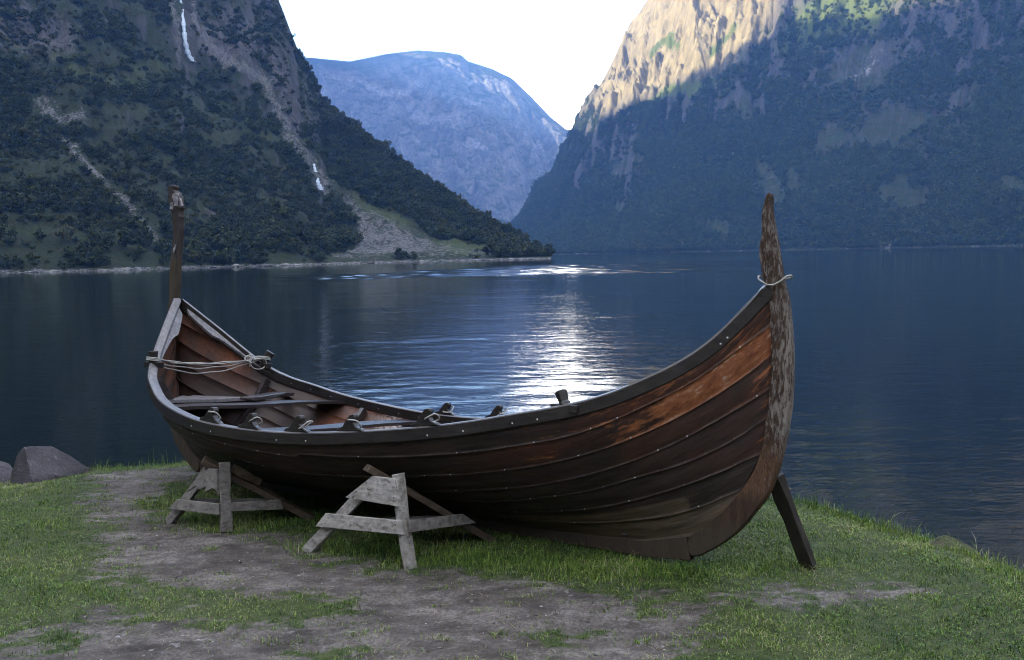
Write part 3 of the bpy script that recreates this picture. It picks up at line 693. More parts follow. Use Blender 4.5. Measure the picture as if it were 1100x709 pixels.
    eE = [(j, o + j, o + j + 1, j + 1) for j in range(NR - 1)] + [((n - 1) * NR + j, (n - 1) * NR + j + 1, o + (n - 1) * NR + j + 1, o + (n - 1) * NR + j) for j in range(NR - 1)]
    if side < 0: eT = [f[::-1] for f in eT]; eB = [f[::-1] for f in eB]; eE = [f[::-1] for f in eE]
    for f in eT + eB + eE: mb.f.append(f); mb.m.append(0); mb.sm.append(False)
    # rivets along the lap
    if k < 6:
        L_ = np.r_[0, np.cumsum(np.linalg.norm(np.diff(low, axis=0), axis=1))]
        for dd in np.arange(.12, L_[-1] - .1, .155):
            d2 = dd + rng.normal(0, .012); i = min(np.searchsorted(L_, d2), n - 1)
            p = out[i, NR - 1] + (out[i, NR - 2] - out[i, NR - 1]) * .35 + nr[i] * .001
            r_ = rng.random(); mb.dome(p * sgn, nr[i] * sgn, .0048, 2 if r_ < .42 else 3)
            if side < 0 or True:
                p2 = inn[i, NR - 1] + (inn[i, NR - 2] - inn[i, NR - 1]) * .45
                mb.dome(p2 * sgn - nr[i] * sgn * .001, -nr[i] * sgn, .0065, 2 if rng.random() < .6 else 3)
    return mb.build('strake', [M_HULL, M_IN, M_RIV, M_RIVD], boat)
for side in (1, -1):
    for k in range(7): strake(k, side)

# keel, stem and stern post: outlines in the centre plane
OUT = [(.041, .013), (.209, .115), (.331, .225), (.416, .343), (.482, .441), (.517, .545), (.548, .668), (.569, .804), (.585, .973), (.583, 1.181), (.570, 1.31), (.544, 1.499)]
INN = [(.440, 1.53), (.462, 1.26), (.474, 1.09), (.466, .967), (.446, .796), (.426, .63), (.388, .535), (.31, .42), (.20, .285), (.14, .222), (.02, .155)]
HEAD = [(.517, 1.58), (.495, 1.701), (.474, 1.812), (.452, 1.90), (.444, 1.945), (.4375, 2.0), (.440, 2.035), (.431, 2.057), (.418, 2.045), (.400, 1.985), (.391, 1.891), (.400, 1.837), (.381, 1.732), (.400, 1.661), (.410, 1.576)]
def smooth_closed(pts, it=1):
    p = np.asarray(pts, float)
    for _ in range(it):
        q = np.roll(p, -1, 0); p = np.stack([.75 * p + .25 * q, .25 * p + .75 * q], 1).reshape(-1, 2)
    return p
def post_mesh(name, pts, half, mats, rough=.003, mat_of=None):
    from mathutils.geometry import tessellate_polygon
    p = smooth_closed(pts, 2); n = len(p)
    # bevelled prism in five layers
    c = p
    e1 = np.roll(p, -1, 0) - p; nr = np.stack([e1[:, 1], -e1[:, 0]], 1); nr += np.roll(nr, 1, 0); nr /= np.linalg.norm(nr, axis=1)[:, None] + 1e-9
    area = .5 * np.sum(p[:, 0] * np.roll(p[:, 1], -1) - np.roll(p[:, 0], -1) * p[:, 1])
    if area < 0: nr = -nr
    mb = MB(); layers = [(-half, .007), (-half + .007, 0), (half - .007, 0), (half, .007)]
    V = []
    for (y, ins) in layers:
        j = fbm(p[:, 0] * 9, p[:, 1] * 9, y * 8, 3) * rough
        V.append(np.stack([p[:, 0] - nr[:, 0] * (ins + j), np.full(n, y) + j * .5, p[:, 1] - nr[:, 1] * (ins + j)], 1))
    F_ = []
    for l in range(3):
        for i in range(n): F_.append((l * n + i, l * n + (i + 1) % n, (l + 1) * n + (i + 1) % n, (l + 1) * n + i))
    tri = tessellate_polygon([[Vector((q[0], q[1], 0)) for q in p]])
    F_ += [tuple(t) for t in tri] + [tuple(3 * n + i for i in reversed(t)) for t in tri]
    mb.add(np.concatenate(V), F_, 0)
    o = mb.build(name, mats, boat)
    import bmesh
    bm = bmesh.new(); bm.from_mesh(o.data); bmesh.ops.recalc_face_normals(bm, faces=bm.faces); bm.to_mesh(o.data); bm.free()
    if mat_of:
        for f in o.data.polygons: f.material_index = mat_of(f.center)
    return o
stem = post_mesh('stem_post', OUT + HEAD + INN, .035, [M_STEM])
mir = lambda pts: [(2 * SC - s, .09 + (z - .09) * SQ if z > .09 else z) for s, z in pts]
SP_L = [(-4.793, 1.489), (-4.803, 1.641), (-4.791, 1.787), (-4.784, 1.92), (-4.780, 2.056), (-4.805, 2.18), (-4.825, 2.25), (-4.858, 2.33), (-4.860, 2.40), (-4.867, 2.415), (-4.867, 2.450)]
SP_R = [(-4.793, 2.453), (-4.790, 2.425), (-4.800, 2.410), (-4.775, 2.395), (-4.735, 2.37), (-4.715, 2.29), (-4.700, 2.255), (-4.712, 2.235), (-4.708, 2.19), (-4.700, 2.175), (-4.706, 2.15), (-4.697, 2.056), (-4.701, 1.955), (-4.716, 1.791), (-4.706, 1.643), (-4.72, 1.49)]
stern = post_mesh('stern_post', mir(OUT)[:11] + [(-4.80, 1.42)] + SP_L + SP_R + mir(INN)[1:], .032, [M_POST, M_POSTB], rough=.009, mat_of=lambda c: 1 if c[2] < 1.82 else 0)
for (p_, q_, w_, t_) in (((-4.715, -.02, 2.33), (-4.655, -.035, 2.255), .022, .018), ((-4.80, -.034, 2.30), (-4.79, -.045, 2.23), .030, .012), ((-4.75, -.038, 2.37), (-4.725, -.040, 2.26), .05, .018), ((-4.725, -.034, 1.93), (-4.735, -.042, 1.86), .022, .016)):   # splintered carving on the post head
    mb = MB(); mb.beam(p_, q_, w_, t_); mb.build('splinter', M_KNEE, stern, .003)
kp = [(-4.29, .013), (-4.2, -.003), (-3.4, -.012), (-2.13, -.015), (-.9, -.012), (-.2, -.004), (.05, .016), (.02, .15), (-.25, .088), (-.5, .075), (-.95, .07), (-2.13, .068), (-3.4, .07), (-4.0, .09), (-4.27, .155)]
mb = MB(); mb.prism([(s, 0, z) for s, z in kp], (0, 1, 0), .031, red=.2, bare=.9); mb.build('keel', M_STEM, boat, .004)

# gunwales: a swept rail with a wale on the outside
def gunwale(side):
    n = 110; s = SC - HALF + 2 * HALF * (.5 - .5 * np.cos(np.linspace(0, math.pi, n)) * 1.0)
    p = np.stack([s, np.maximum(hb(s), .03), hz(s)], 1); tg = np.gradient(p, axis=0); tg /= np.linalg.norm(tg, axis=1)[:, None]
    lat = np.cross(tg, (0, 0, 1.0)); lat /= np.linalg.norm(lat, axis=1)[:, None]; lat = np.where(lat[:, 1:2] < 0, -lat, lat)
    up = np.cross(lat, tg); up = np.where(up[:, 2:3] < 0, -up, up)
    prof = [(.006, .010), (.012, .004), (.014, -.058), (.010, -.064), (-.004, -.068), (-.040, -.072), (-.046, -.066), (-.058, .004), (-.052, .011), (-.024, .014)]
    V = []
    for (a, b) in prof:
        q = p + lat * a + up * b; q[:, 1] = np.maximum(q[:, 1], .012); V.append(q)
    V = np.stack(V, 1); m = len(prof); V[..., 1] *= -side
    fs = []
    for i in range(n - 1):
        for j in range(m):
            f = (i * m + j, i * m + (j + 1) % m, (i + 1) * m + (j + 1) % m, (i + 1) * m + j); fs.append(f if side < 0 else f[::-1])
    fs += [tuple(range(m)), tuple((n - 1) * m + j for j in reversed(range(m)))]
    mb = MB(); mb.add(V.reshape(-1, 3), fs, 0, False)
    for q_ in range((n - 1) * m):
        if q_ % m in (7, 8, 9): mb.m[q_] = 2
    L_ = np.r_[0, np.cumsum(np.linalg.norm(np.diff(p, axis=0), axis=1))]
    for dd in np.arange(.3, L_[-1] - .2, .21):
        for e in ((0, .03) if rng.random() < .2 else (0,)):
            i = min(np.searchsorted(L_, dd + e + rng.normal(0, .015)), n - 1)
            q = p[i] - lat[i] * .050 - up[i] * .036; mb.dome(q * (1, -side, 1), -lat[i] * (1, -side, 1), .0062, 1)
            if rng.random() < .45: q = p[i] + lat[i] * .0145 - up[i] * .04; mb.dome(q * (1, -side, 1), lat[i] * (1, -side, 1), .0058, 1)
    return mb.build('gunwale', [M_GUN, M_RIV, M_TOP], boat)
gunwale(1); gunwale(-1)

# breast knees beside the stern post (and the stem): scalloped boards along the sheer
def knee(side, end):
    n = 24; s = np.linspace(0, .62, n)
    S = (SC - HALF + .02 + s) if end < 0 else (SC + HALF - .02 - s)
    p = np.stack([S, np.maximum(hb(S), .03), hz(S)], 1); tg = np.gradient(p, axis=0); tg /= np.linalg.norm(tg, axis=1)[:, None]
    lat = np.cross(tg, (0, 0, 1.0)); lat /= np.linalg.norm(lat, axis=1)[:, None]; lat = np.where(lat[:, 1:2] < 0, -lat, lat)
    up = np.cross(lat, tg); up = np.where(up[:, 2:3] < 0, -up, up)
    wd = np.interp(s / .62, [0, .1, .22, .30, .36, .55, .8, 1], [.10, .115, .130, .138, .105, .082, .07, .05])
    inw = (-lat * .80 - up * .60)
    o = p - lat * .004 + up * .016
    i_ = p + inw * wd[:, None] + up * .012; i_[:, 1] = np.maximum(i_[:, 1], .038)
    nrm = np.cross(tg, i_ - o); nrm /= np.linalg.norm(nrm, axis=1)[:, None]; nrm = np.where(nrm[:, 2:3] < 0, -nrm, nrm)
    V = np.stack([o, i_, i_ - nrm * .022, o - nrm * .022], 1); V[..., 1] *= -side
    fs = [(i * 4 + j, i * 4 + (j + 1) % 4, i * 4 + 4 + (j + 1) % 4, i * 4 + 4 + j) for i in range(n - 1) for j in range(4)] + [(0, 1, 2, 3), tuple((n - 1) * 4 + j for j in (3, 2, 1, 0))]
    mb = MB(); mb.add(V.reshape(-1, 3), fs); o_ = mb.build('breast_knee', M_KNEE if end < 0 else M_GUN, boat)
    import bmesh
    bm = bmesh.new(); bm.from_mesh(o_.data); bmesh.ops.recalc_face_normals(bm, faces=bm.faces); bm.to_mesh(o_.data); bm.free()
for e in (-1, 1):
    for sd_ in (1, -1): knee(sd_, e)

# frames
def frame(s0, wd=.045, dp=.06, top=.0):
    z0, z1 = float(zk(s0)) + .012, float(hz(s0)) - .085 - top
    n = 18; zs = z0 + (z1 - z0) * np.linspace(0, 1, n) ** 1.6; y = sec_y(np.full(n, s0), zs) - .026
    y = np.maximum(y, .0); y[0] = 0
    pts = [(-yy, zz) for yy, zz in zip(y[::-1], zs[::-1])] + [(yy, zz) for yy, zz in zip(y[1:], zs[1:])]
    P = np.array(pts); tg = np.gradient(P, axis=0); tg /= np.linalg.norm(tg, axis=1)[:, None]; nr = np.stack([-tg[:, 1], tg[:, 0]], 1)
    k = len(P); V = []
    for i in range(k):
        a = P[i]; b = P[i] + nr[i] * dp
        for (q, dx) in ((a, -wd / 2), (b, -wd / 2), (b, wd / 2), (a, wd / 2)): V.append((s0 + dx, q[0], q[1]))
    fs = [(i * 4 + j, i * 4 + (j + 1) % 4, i * 4 + 4 + (j + 1) % 4, i * 4 + 4 + j) for i in range(k - 1) for j in range(4)] + [(3, 2, 1, 0), tuple((k - 1) * 4 + j for j in (0, 1, 2, 3))]
    mb = MB(); mb.add(V, fs); mb.build('frame', M_DARK, boat, .004)
for s0 in (-4.16, -3.35, -2.6, -1.85, -1.1, -.35): frame(s0)
def cross_plank(name, s0, s1, z, inset=.03, th=.024, mat=M_DARK, yr=None, parent=boat, shape=None):
    n = 7; ss = np.linspace(s0, s1, n); y = sec_y(ss, np.full(n, z)) - inset
    lo = -y if yr is None else np.maximum(-y, -yr[1]); hi = y if yr is None else np.minimum(y, -yr[0])
    V = []
    m = 9
    for i in range(n):
        for j in range(m):
            yy = lo[i] + (hi[i] - lo[i]) * j / (m - 1); V.append((ss[i], yy, z + .004 * math.sin(j * 1.3)))
    top = np.array(V); bot = top - (0, 0, th); q = grid_quads(n, m)
    fs = q.tolist() + (q[:, ::-1] + n * m).tolist(); N2 = n * m
    bd = [i * m for i in range(n)], [i * m + m - 1 for i in range(n)], list(range(m)), [(n - 1) * m + j for j in range(m)]
    for b in bd:
        for a_, c_ in zip(b[:-1], b[1:]): fs.append((a_, c_, c_ + N2, a_ + N2))
    mb = MB(); mb.add(np.r_[top, bot], fs); o = mb.build(name, mat, parent)
    import bmesh
    bm = bmesh.new(); bm.from_mesh(o.data); bmesh.ops.recalc_face_normals(bm, faces=bm.faces); bm.to_mesh(o.data); bm.free()
    return o
cross_plank('stern_seat', -4.50, -4.10, .66, mat=M_KNEE)
cross_plank('thwart', -3.78, -3.55, .655)
cross_plank('thwart', -2.98, -2.76, .535)
cross_plank('thwart', -2.05, -1.83, .53)
cross_plank('thwart', -1.15, -.93, .60)
cross_plank('floor_board', -3.4, -1.0, .165, .02, mat=M_DARK)
mb = MB(); mb.beam((-3.98, .62, .70), (-3.80, .02, .68), .13, .03); mb.build('bench_board', M_DARK, boat, .008)
for (a, b) in ((-2.82, -2.58), (-2.45, -2.22), (-2.06, -1.84), (-1.70, -1.38)):
    n = 6; s = np.linspace(a, b, n); mb = MB()
    V = []
    for q in s:
        y = float(hb(q)); z = float(hz(q)); 
        for (dy, dz) in ((-.068, -.012), (-.115, -.012), (-.115, -.06), (-.068, -.06)): V.append((q, -(y + dy), z + dz))
    mb.add(V, [(i * 4 + j, i * 4 + (j + 1) % 4, i * 4 + 4 + (j + 1) % 4, i * 4 + 4 + j) for i in range(n - 1) for j in range(4)] + [(3, 2, 1, 0), tuple((n - 1) * 4 + j for j in range(4))]); mb.build('inwale_block', M_KNEE, boat, .004)

# rowlocks: a leaning horn on a foot, with a rope grommet
def rowlock(s0, side, loop=0):
    y0, z0 = float(hb(s0)) - .026, float(hz(s0)) + .012; dz = float(hz(s0 + .05) - hz(s0 - .05)) / .1
    prof = [(-.10, -.002), (-.085, .018), (-.045, .030), (-.012, .075), (.012, .098), (.042, .100), (.052, .080), (.040, .050), (.058, .026), (.10, .010), (.115, -.002)]
    mb = MB(); mb.prism([(s0 + a, -side * y0, z0 + b + a * dz) for a, b in prof], (0, 1, 0), .021)
    o = mb.build('rowlock', M_GUN, boat, .006)
    import bmesh
    bm = bmesh.new(); bm.from_mesh(o.data); bmesh.ops.recalc_face_normals(bm, faces=bm.faces); bm.to_mesh(o.data); bm.free()
    t = np.linspace(0, 2 * math.pi, 20, endpoint=False)
    pts = [(s0 + .035 + .044 * math.cos(q) + .02 * loop, -side * (y0 - .0 + .034 * math.sin(q) * (1 if side > 0 else 1)), z0 + .046 + .028 * math.sin(q + .9 * loop) + .004 * math.sin(3 * q)) for q in t]
    mr = MB(); mr.tube(pts, .0048, 6, closed=True); mr.build('rope_loop', M_ROPE, o)
for i, s0 in enumerate((-2.88, -2.51, -2.12, -1.74, -1.26)): rowlock(s0, 1, i % 3)
for i, s0 in enumerate((-2.57, -2.02)): rowlock(s0, -1, i)
def cleat(s0, side, lean, h=.13, r=.045):
    y0, z0 = float(hb(s0)) - .028, float(hz(s0))
    a = np.array((s0, -side * y0, z0 - .02)); d = np.asarray(lean, float); d = d / np.linalg.norm(d)
    mb = MB(); mb.tube([a, a + d * h * .35, a + d * h * .45, a + d * h * .95, a + d * h], [r * 1.0, r * .95, r * .78, r * 1.0, r * .9], 8)
    for i in range(len(mb.sm)): mb.sm[i] = False
    mb.box(a + d * .012 + (.0, 0, .0), (.085, 0, .0 if side else 0), (0, .030, 0), (0, 0, .022))
    return mb.build('cleat', M_GUN, boat, .004)
cleat(-4.235, 1, (-.10, -.05, 1), .12, .040); cleat(-4.235, -1, (.35, .35, .85), .15, .045)
cleat(-.50, 1, (-.45, .15, .85), .115, .038)

# ------------------------------------------------------------------ ropes (things of their own)
def bw(s, y, z): return B_O + B_D * s + B_N * y + B_U * z
A0 = bw(-4.235, float(hb(-4.235)) - .02, float(hz(-4.235)) + .035); A1 = bw(-4.235 + .02, -(float(hb(-4.235)) - .02), float(hz(-4.235)) + .055)
mb = MB()
for sag, off, ph in ((.035, .0, 0), (.055, .012, 1), (.075, -.006, 2), (.11, -.016, 3), (.05, .018, 4)):
    t = np.linspace(0, 1, 26)[:, None]
    q = A0 * (1 - t) + A1 * t; q[:, 2] -= sag * np.sin(math.pi * t[:, 0] ** .8) ; q[:, 2] += off * .8 * (1 - t[:, 0]) + .004 * np.sin(t[:, 0] * 23 + ph)
    q += B_D * (.012 * np.sin(ph * 2 + t * 3) + off); mb.tube(q, .0050, 6)
for c, r in ((A0, .050), (A1, .055)):
    for k in range(3):
        t = np.linspace(0, 2 * math.pi, 18, endpoint=False)
        mb.tube([c + B_D * r * math.cos(q) + B_N * r * math.sin(q) + B_U * (.010 * (k - 1) + .006 * math.sin(q)) for q in t], .0048, 6, closed=True)
t = np.linspace(0, 2 * math.pi, 24, endpoint=False)
hang = A1 + B_N * .10 - B_U * .04
mb.tube([hang + B_N * .085 * math.cos(q) + B_U * (.055 * math.sin(q)) + B_D * .05 for q in t], .0048, 6, closed=True)
kn = A1 + B_N * .17 + B_D * .03 - B_U * .012
for k in range(5):
    a_ = rng.normal(0, .012, 3); mb.tube([kn + a_ + .022 * np.array([math.cos(q + k), math.sin(q * 1 + k * 2), math.sin(q + k)]) for q in np.linspace(0, 5, 10)], .0062, 6)
mb.tube([kn, kn - B_U * .03 + B_N * .01, kn - B_U * .065 + B_N * .004], .0062, 6)
rope = mb.build('rope', M_ROPE); tag(rope, 'pale rope in several strands strung across the stern between two wooden cleats', 'rope')
mb = MB(); ring = [(.395, .052, 1.60), (.40, .062, 1.585), (.44, .052, 1.555), (.48, .052, 1.552), (.52, .052, 1.575), (.548, .046, 1.60), (.556, .0, 1.607), (.548, -.046, 1.60), (.50, -.048, 1.59), (.43, -.048, 1.59), (.395, -.046, 1.60), (.385, 0, 1.605)]
mb.tube([bw(*q) for q in ring], .0052, 8, closed=True)
r2 = mb.build('rope', M_ROPE); tag(r2, 'single pale rope tied round the tall bow post', 'rope')

# ------------------------------------------------------------------ trestles and prop
def trestle(name, N, Lf, R, apex_px, A, label, mats, spare=False):
    """three-legged trestle: near leg, left leg, long strut running under the hull; gusset board and rails"""
    base = (N + Lf + R) / 3; base[2] = 0
    t = empty(name, tuple(base)); tag(t, label, 'trestle', 'wooden trestles under the hull')
    lt = lambda p: np.asarray(p) - base
    m1, m2, m3 = mats
    nt_, ltop = apex_px
    out_n = np.cross(Lf - N, nt_ - N); out_n /= np.linalg.norm(out_n)
    if out_n @ (EYE - N) < 0: out_n = -out_n
    out_r = np.cross(R - N, nt_ - N); out_r /= np.linalg.norm(out_r)
    if out_r @ (EYE - N) < 0: out_r = -out_r
    g = np.array([0, 0, .03])
    mb = MB(); mb.beam(lt(N - g), lt(nt_), .072, .042, out_r); mb.build('leg', m1, t, .004)
    mb = MB(); mb.beam(lt(Lf - g), lt(ltop), .065, .042, out_n); mb.build('leg', m1, t, .004)
    d = (A - R) / np.linalg.norm(A - R)
    mb = MB(); mb.beam(lt(R - d * .04), lt(A), .082, .042, (0, 0, 1)); mb.build('strut', m3, t, .004)
    return t, lt, out_n, out_r, base
def board(name, quad, nrm, th, mat, parent, jag=0.0):
    q = np.asarray(quad, float); mb = MB()
    if jag:
        k = 9; bot = [q[3] + (q[2] - q[3]) * i / k + (q[0] - q[3]) * jag * abs(math.sin(i * 1.9)) * (1 if 0 < i < k else 0) for i in range(k + 1)]
        q = np.array([q[0], q[1]] + bot[::-1])
    mb.prism(q + nrm * th / 2, nrm, th / 2)
    qq = np.asarray(quad, float)
    for (u, v) in ((.08, .3), (.09, .7), (.92, .3), (.91, .7)):
        mb.dome((qq[0] * (1 - u) + qq[1] * u) * (1 - v) + (qq[3] * (1 - u) + qq[2] * u) * v + nrm * (th + .001), nrm, .0045, 1)
    o = mb.build(name, [mat, M_RIVD], parent, .003)
    import bmesh
    bm = bmesh.new(); bm.from_mesh(o.data); bmesh.ops.recalc_face_normals(bm, faces=bm.faces); bm.to_mesh(o.data); bm.free()
def on_plane(px_, p0, nrm):
    v = ray(np.array(px_[0], float), np.array(px_[1], float)); return EYE + v * ((p0 - EYE) @ nrm) / (v @ nrm)
def at_depth(px_, dist_y):
    v = ray(np.array(px_[0], float), np.array(px_[1], float)); return EYE + v * dist_y / v[1]
def make_trestle(px, label, mats, jag=0.0, spare=None):
    N = at_z(*map(np.array, map(float, px['N']))); Lf = at_z(*map(np.array, map(float, px['L']))); R = at_z(*map(np.array, map(float, px['R'])))
    nt_ = at_depth(px['Nt'], px['Nd']); lt_ = at_depth(px['Lt'], px['Ld']); A = at_depth(px['A'], px['Ad'])
    t, lt, on, orr, base = trestle('trestle', N, Lf, R, (nt_, lt_), A, label, mats)
    m1, m2, m3 = mats
    off = on * .024
    p0 = N + off
    board('gusset_board', [lt(on_plane(q, p0, on)) for q in px['gusset']], on, .022, m1, t, jag)
    board('rail', [lt(on_plane(q, p0, on)) for q in px['rail1']], on, .024, m1, t)
    p1 = N + orr * .026
    board('rail', [lt(on_plane(q, p1, orr)) for q in px['rail2']], orr, .024, m2, t)
    mb = MB(); a = Lf + (lt_ - Lf) * .33; b = R + (A - R) * .24; mb.beam(lt(a), lt(b), .024, .06, (0, 0, 1)); mb.build('back_rail', m2, t, .003)
    if spare:
        mb = MB(); a = at_depth(spare[0], spare[2]); b = at_depth(spare[1], spare[3]); mb.beam(lt(a), lt(b), .05, .05, (0, 0, 1)); mb.build('wedge_board', M_BROWN, t, .004)
    return t
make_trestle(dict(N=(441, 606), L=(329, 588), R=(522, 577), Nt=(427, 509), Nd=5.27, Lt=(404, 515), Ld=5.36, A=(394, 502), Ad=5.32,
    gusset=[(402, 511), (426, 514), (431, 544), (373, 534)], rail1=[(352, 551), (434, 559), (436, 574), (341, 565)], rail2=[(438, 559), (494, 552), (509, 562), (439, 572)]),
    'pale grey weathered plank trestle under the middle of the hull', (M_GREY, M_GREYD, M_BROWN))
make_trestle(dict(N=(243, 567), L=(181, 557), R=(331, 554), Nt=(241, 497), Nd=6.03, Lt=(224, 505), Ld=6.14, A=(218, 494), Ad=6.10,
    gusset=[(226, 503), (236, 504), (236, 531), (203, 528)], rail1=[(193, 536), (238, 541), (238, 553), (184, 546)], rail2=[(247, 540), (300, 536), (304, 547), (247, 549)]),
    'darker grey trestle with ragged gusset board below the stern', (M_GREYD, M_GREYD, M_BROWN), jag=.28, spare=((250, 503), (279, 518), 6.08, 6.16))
pt = at_depth((833, 512), 4.965); pb = at_z(np.array(868.), np.array(606.))
mb = MB(); dv = pt - pb; base = np.array([pb[0], pb[1], 0]); mb.beam(pb - base - dv * .03, pt - base + dv * .02, .085, .05, (-.75, -.6, .2))
pr = mb.build('prop_post', M_PROP, None, .004); pr.location = tuple(base); tag(pr, 'dark slanting timber prop leaning against the bow', 'prop')

# ------------------------------------------------------------------ rocks on the bank
def ico(sub):
    import bmesh
    bm = bmesh.new(); bmesh.ops.create_icosphere(bm, subdivisions=sub, radius=1); V = np.array([v.co[:] for v in bm.verts]); Fc = [tuple(v.index for v in f.verts) for f in bm.faces]; bm.free(); return V, np.array(Fc)
def rock_material(name, a, b, moss=None, streak=(4, 4, 1)):
    t = NT(name); o = t.coord(); n1 = t.noise(o, 3, 7, .65); n2 = t.noise(t.mapping(o, streak), 4, 6, .7); n3 = t.noise(o, 40, 4, .7)
    c = t.mix(t.rng(n1, .35, .65), a, b); c = t.mix(t.math('MULTIPLY', t.rng(n2, .58, .68), .6), c, tuple(min(1, q * 2.4) for q in b)); c = t.mix(t.math('MULTIPLY', t.rng(n3, .55, .7), .4), c, tuple(q * .4 for q in a))
    if moss:
        sep = t.n('ShaderNodeSeparateXYZ'); t.l(t.geo('Normal'), sep.inputs[0]); c = t.mix(t.rng(t.math('ADD', sep.outputs['Z'], t.math('MULTIPLY', t.math('SUBTRACT', n1, .5), 2.0)), .45, .75), c, moss)
    return t.set(color=c, rough=.8, normal=t.bump(t.math('ADD', t.math('MULTIPLY', n1, 2.0), t.math('ADD', n2, n3)), .9, .03))
def rock(name, loc, size, seed, mat, rot=0.0, facets=7, sub=5):
    V, Fc = ico(sub); r_ = np.random.default_rng(seed); V = V.copy()
    for _ in range(facets):
        n_ = r_.normal(size=3); n_[2] = abs(n_[2]) * .6; n_ /= np.linalg.norm(n_); h = r_.uniform(.36, .72); d = V @ n_ - h; V -= np.clip(d, 0, None)[:, None] * n_ * .92
    V *= (1 + .07 * fbm(V[:, 0] * 2 + seed, V[:, 1] * 2, V[:, 2] * 2, 5))[:, None]; V += .03 * ridged(V[:, 0] * 5, V[:, 1] * 5 + seed, V[:, 2] * 5, 4)[:, None] * V
    V *= size; c, s = math.cos(rot), math.sin(rot); V = np.stack([V[:, 0] * c - V[:, 1] * s, V[:, 0] * s + V[:, 1] * c, V[:, 2]], 1)
    me = big_mesh(name, V, Fc, True); o = link(name, me, mat); o.location = loc; return o
M_ROCK = rock_material('purple_grey_rock', (.030, .026, .030), (.085, .076, .083)); M_MOSS = rock_material('mossy_rock', (.07, .06, .045), (.24, .21, .155), (.07, .085, .030))
b1 = rock('boulder', (-4.0, 7.76, -.04), (.56, .34, .275), 44, M_ROCK, .15 + math.pi, 11); tag(b1, 'large purple grey boulder on the grass edge at the left', 'rock')
b2 = rock('boulder', (-4.52, 7.9, -.08), (.42, .34, .24), 8, M_ROCK, -.4, 14); tag(b2, 'low grey boulder cut off by the left edge of the picture', 'rock')
b3 = rock('boulder', (2.62, 5.48, -.135), (.17, .42, .15), 23, M_MOSS, .5, 12); tag(b3, 'low mossy rock on the bank edge at the right', 'rock')

# loose stones and gravel
def scatter_stones(name, pts, sizes, mat):
    V0, F0 = ico(1); n = len(pts); r_ = np.random.default_rng(5)
    sc_ = np.stack([sizes * r_.uniform(.8, 1.5, n), sizes * r_.uniform(.8, 1.3, n), sizes * r_.uniform(.35, .7, n)], 1); an = r_.uniform(0, 6.28, n)
    V = V0[None] * (1 + .25 * r_.normal(size=(n, len(V0), 1)) * .6) * sc_[:, None]
    c, s = np.cos(an)[:, None], np.sin(an)[:, None]; V = np.stack([V[..., 0] * c - V[..., 1] * s, V[..., 0] * s + V[..., 1] * c, V[..., 2]], -1) + pts[:, None]
    Fq = (F0[None] + (np.arange(n) * len(V0))[:, None, None]).reshape(-1, 3)
    me = big_mesh(name, V.reshape(-1, 3), Fq, False); o = link(name, me, mat); o['kind'] = 'stuff'; return o
def island_material(name, stops, rough=.85):
    t = NT(name); g = t.n('ShaderNodeNewGeometry'); return t.set(color=t.ramp(g.outputs['Random Per Island'], stops), rough=rough)
M_STONE = island_material('gravel_stones', [(0, (.028, .024, .021)), (.45, (.085, .074, .064)), (.8, (.19, .17, .15)), (.95, (.30, .28, .26)), (.985, (.5, .48, .46)), (1, (.62, .6, .58))])
n = 60000; x = rng.uniform(-5, 4, n); y = 3.3 + 5 * rng.random(n) ** 1.4
df = dirt_field(x, y); clump = fbm(x * 2, y * 3, 7.0, 3)
k = (df > .5) & (edge_dist(x, y) > .1) & (rng.random(n) < np.clip(.45 + 1.4 * clump, .05, 1)); x, y = x[k], y[k]
sz = np.minimum(.0028 * rng.pareto(2.4, len(x)) + .0022, .012)
scatter_stones('gravel', np.stack([x, y, ground_z(x, y) - .008], 1), sz, M_STONE)
# boulders along the far shores
def shore_rocks(P, TT_, n, lo, hi, seed, mat):
    r_ = np.random.default_rng(seed); j = int(np.argmin(np.abs(TT_))); i = r_.integers(0, P.shape[0] - 1, n); px_, _ = to_px(P[:, j])
    i = i[(px_[i] > -60) & (px_[i] < 1180)]; f = r_.random(len(i))[:, None]; q = P[i, j] * (1 - f) + P[i + 1, j] * f
    d = q[:, :2] / np.linalg.norm(q[:, :2], axis=1)[:, None]; q[:, :2] += d * r_.normal(0, hi * 1.2, (len(i), 1)); q[:, 2] = WATER_Z + r_.uniform(-.1, .25, len(i)) * lo
    k = fbm(i / 9.0, i * 0, seed, 3) > -.2
    scatter_stones('shore_rocks', q[k], np.minimum(lo * (1 + r_.pareto(2.5, k.sum())), hi), mat)
M_SHORE = island_material('shore_stone', [(0, (.03, .03, .03)), (.5, (.09, .088, .085)), (1, (.22, .215, .21))])
TTR = np.r_[np.linspace(-.06, 0, 4)[:-1], np.linspace(0, 1, 330)]; TTL = np.r_[np.linspace(-.06, 0, 4)[:-1], np.linspace(0, 1, 300), np.linspace(1, 1.6, 14)[1:]]
shore_rocks(P_L, TTL, 2200, .3, 1.5, 61, M_SHORE); shore_rocks(P_R[:, :len(TTR)], TTR, 420, .7, 3.0, 62, M_SHORE)

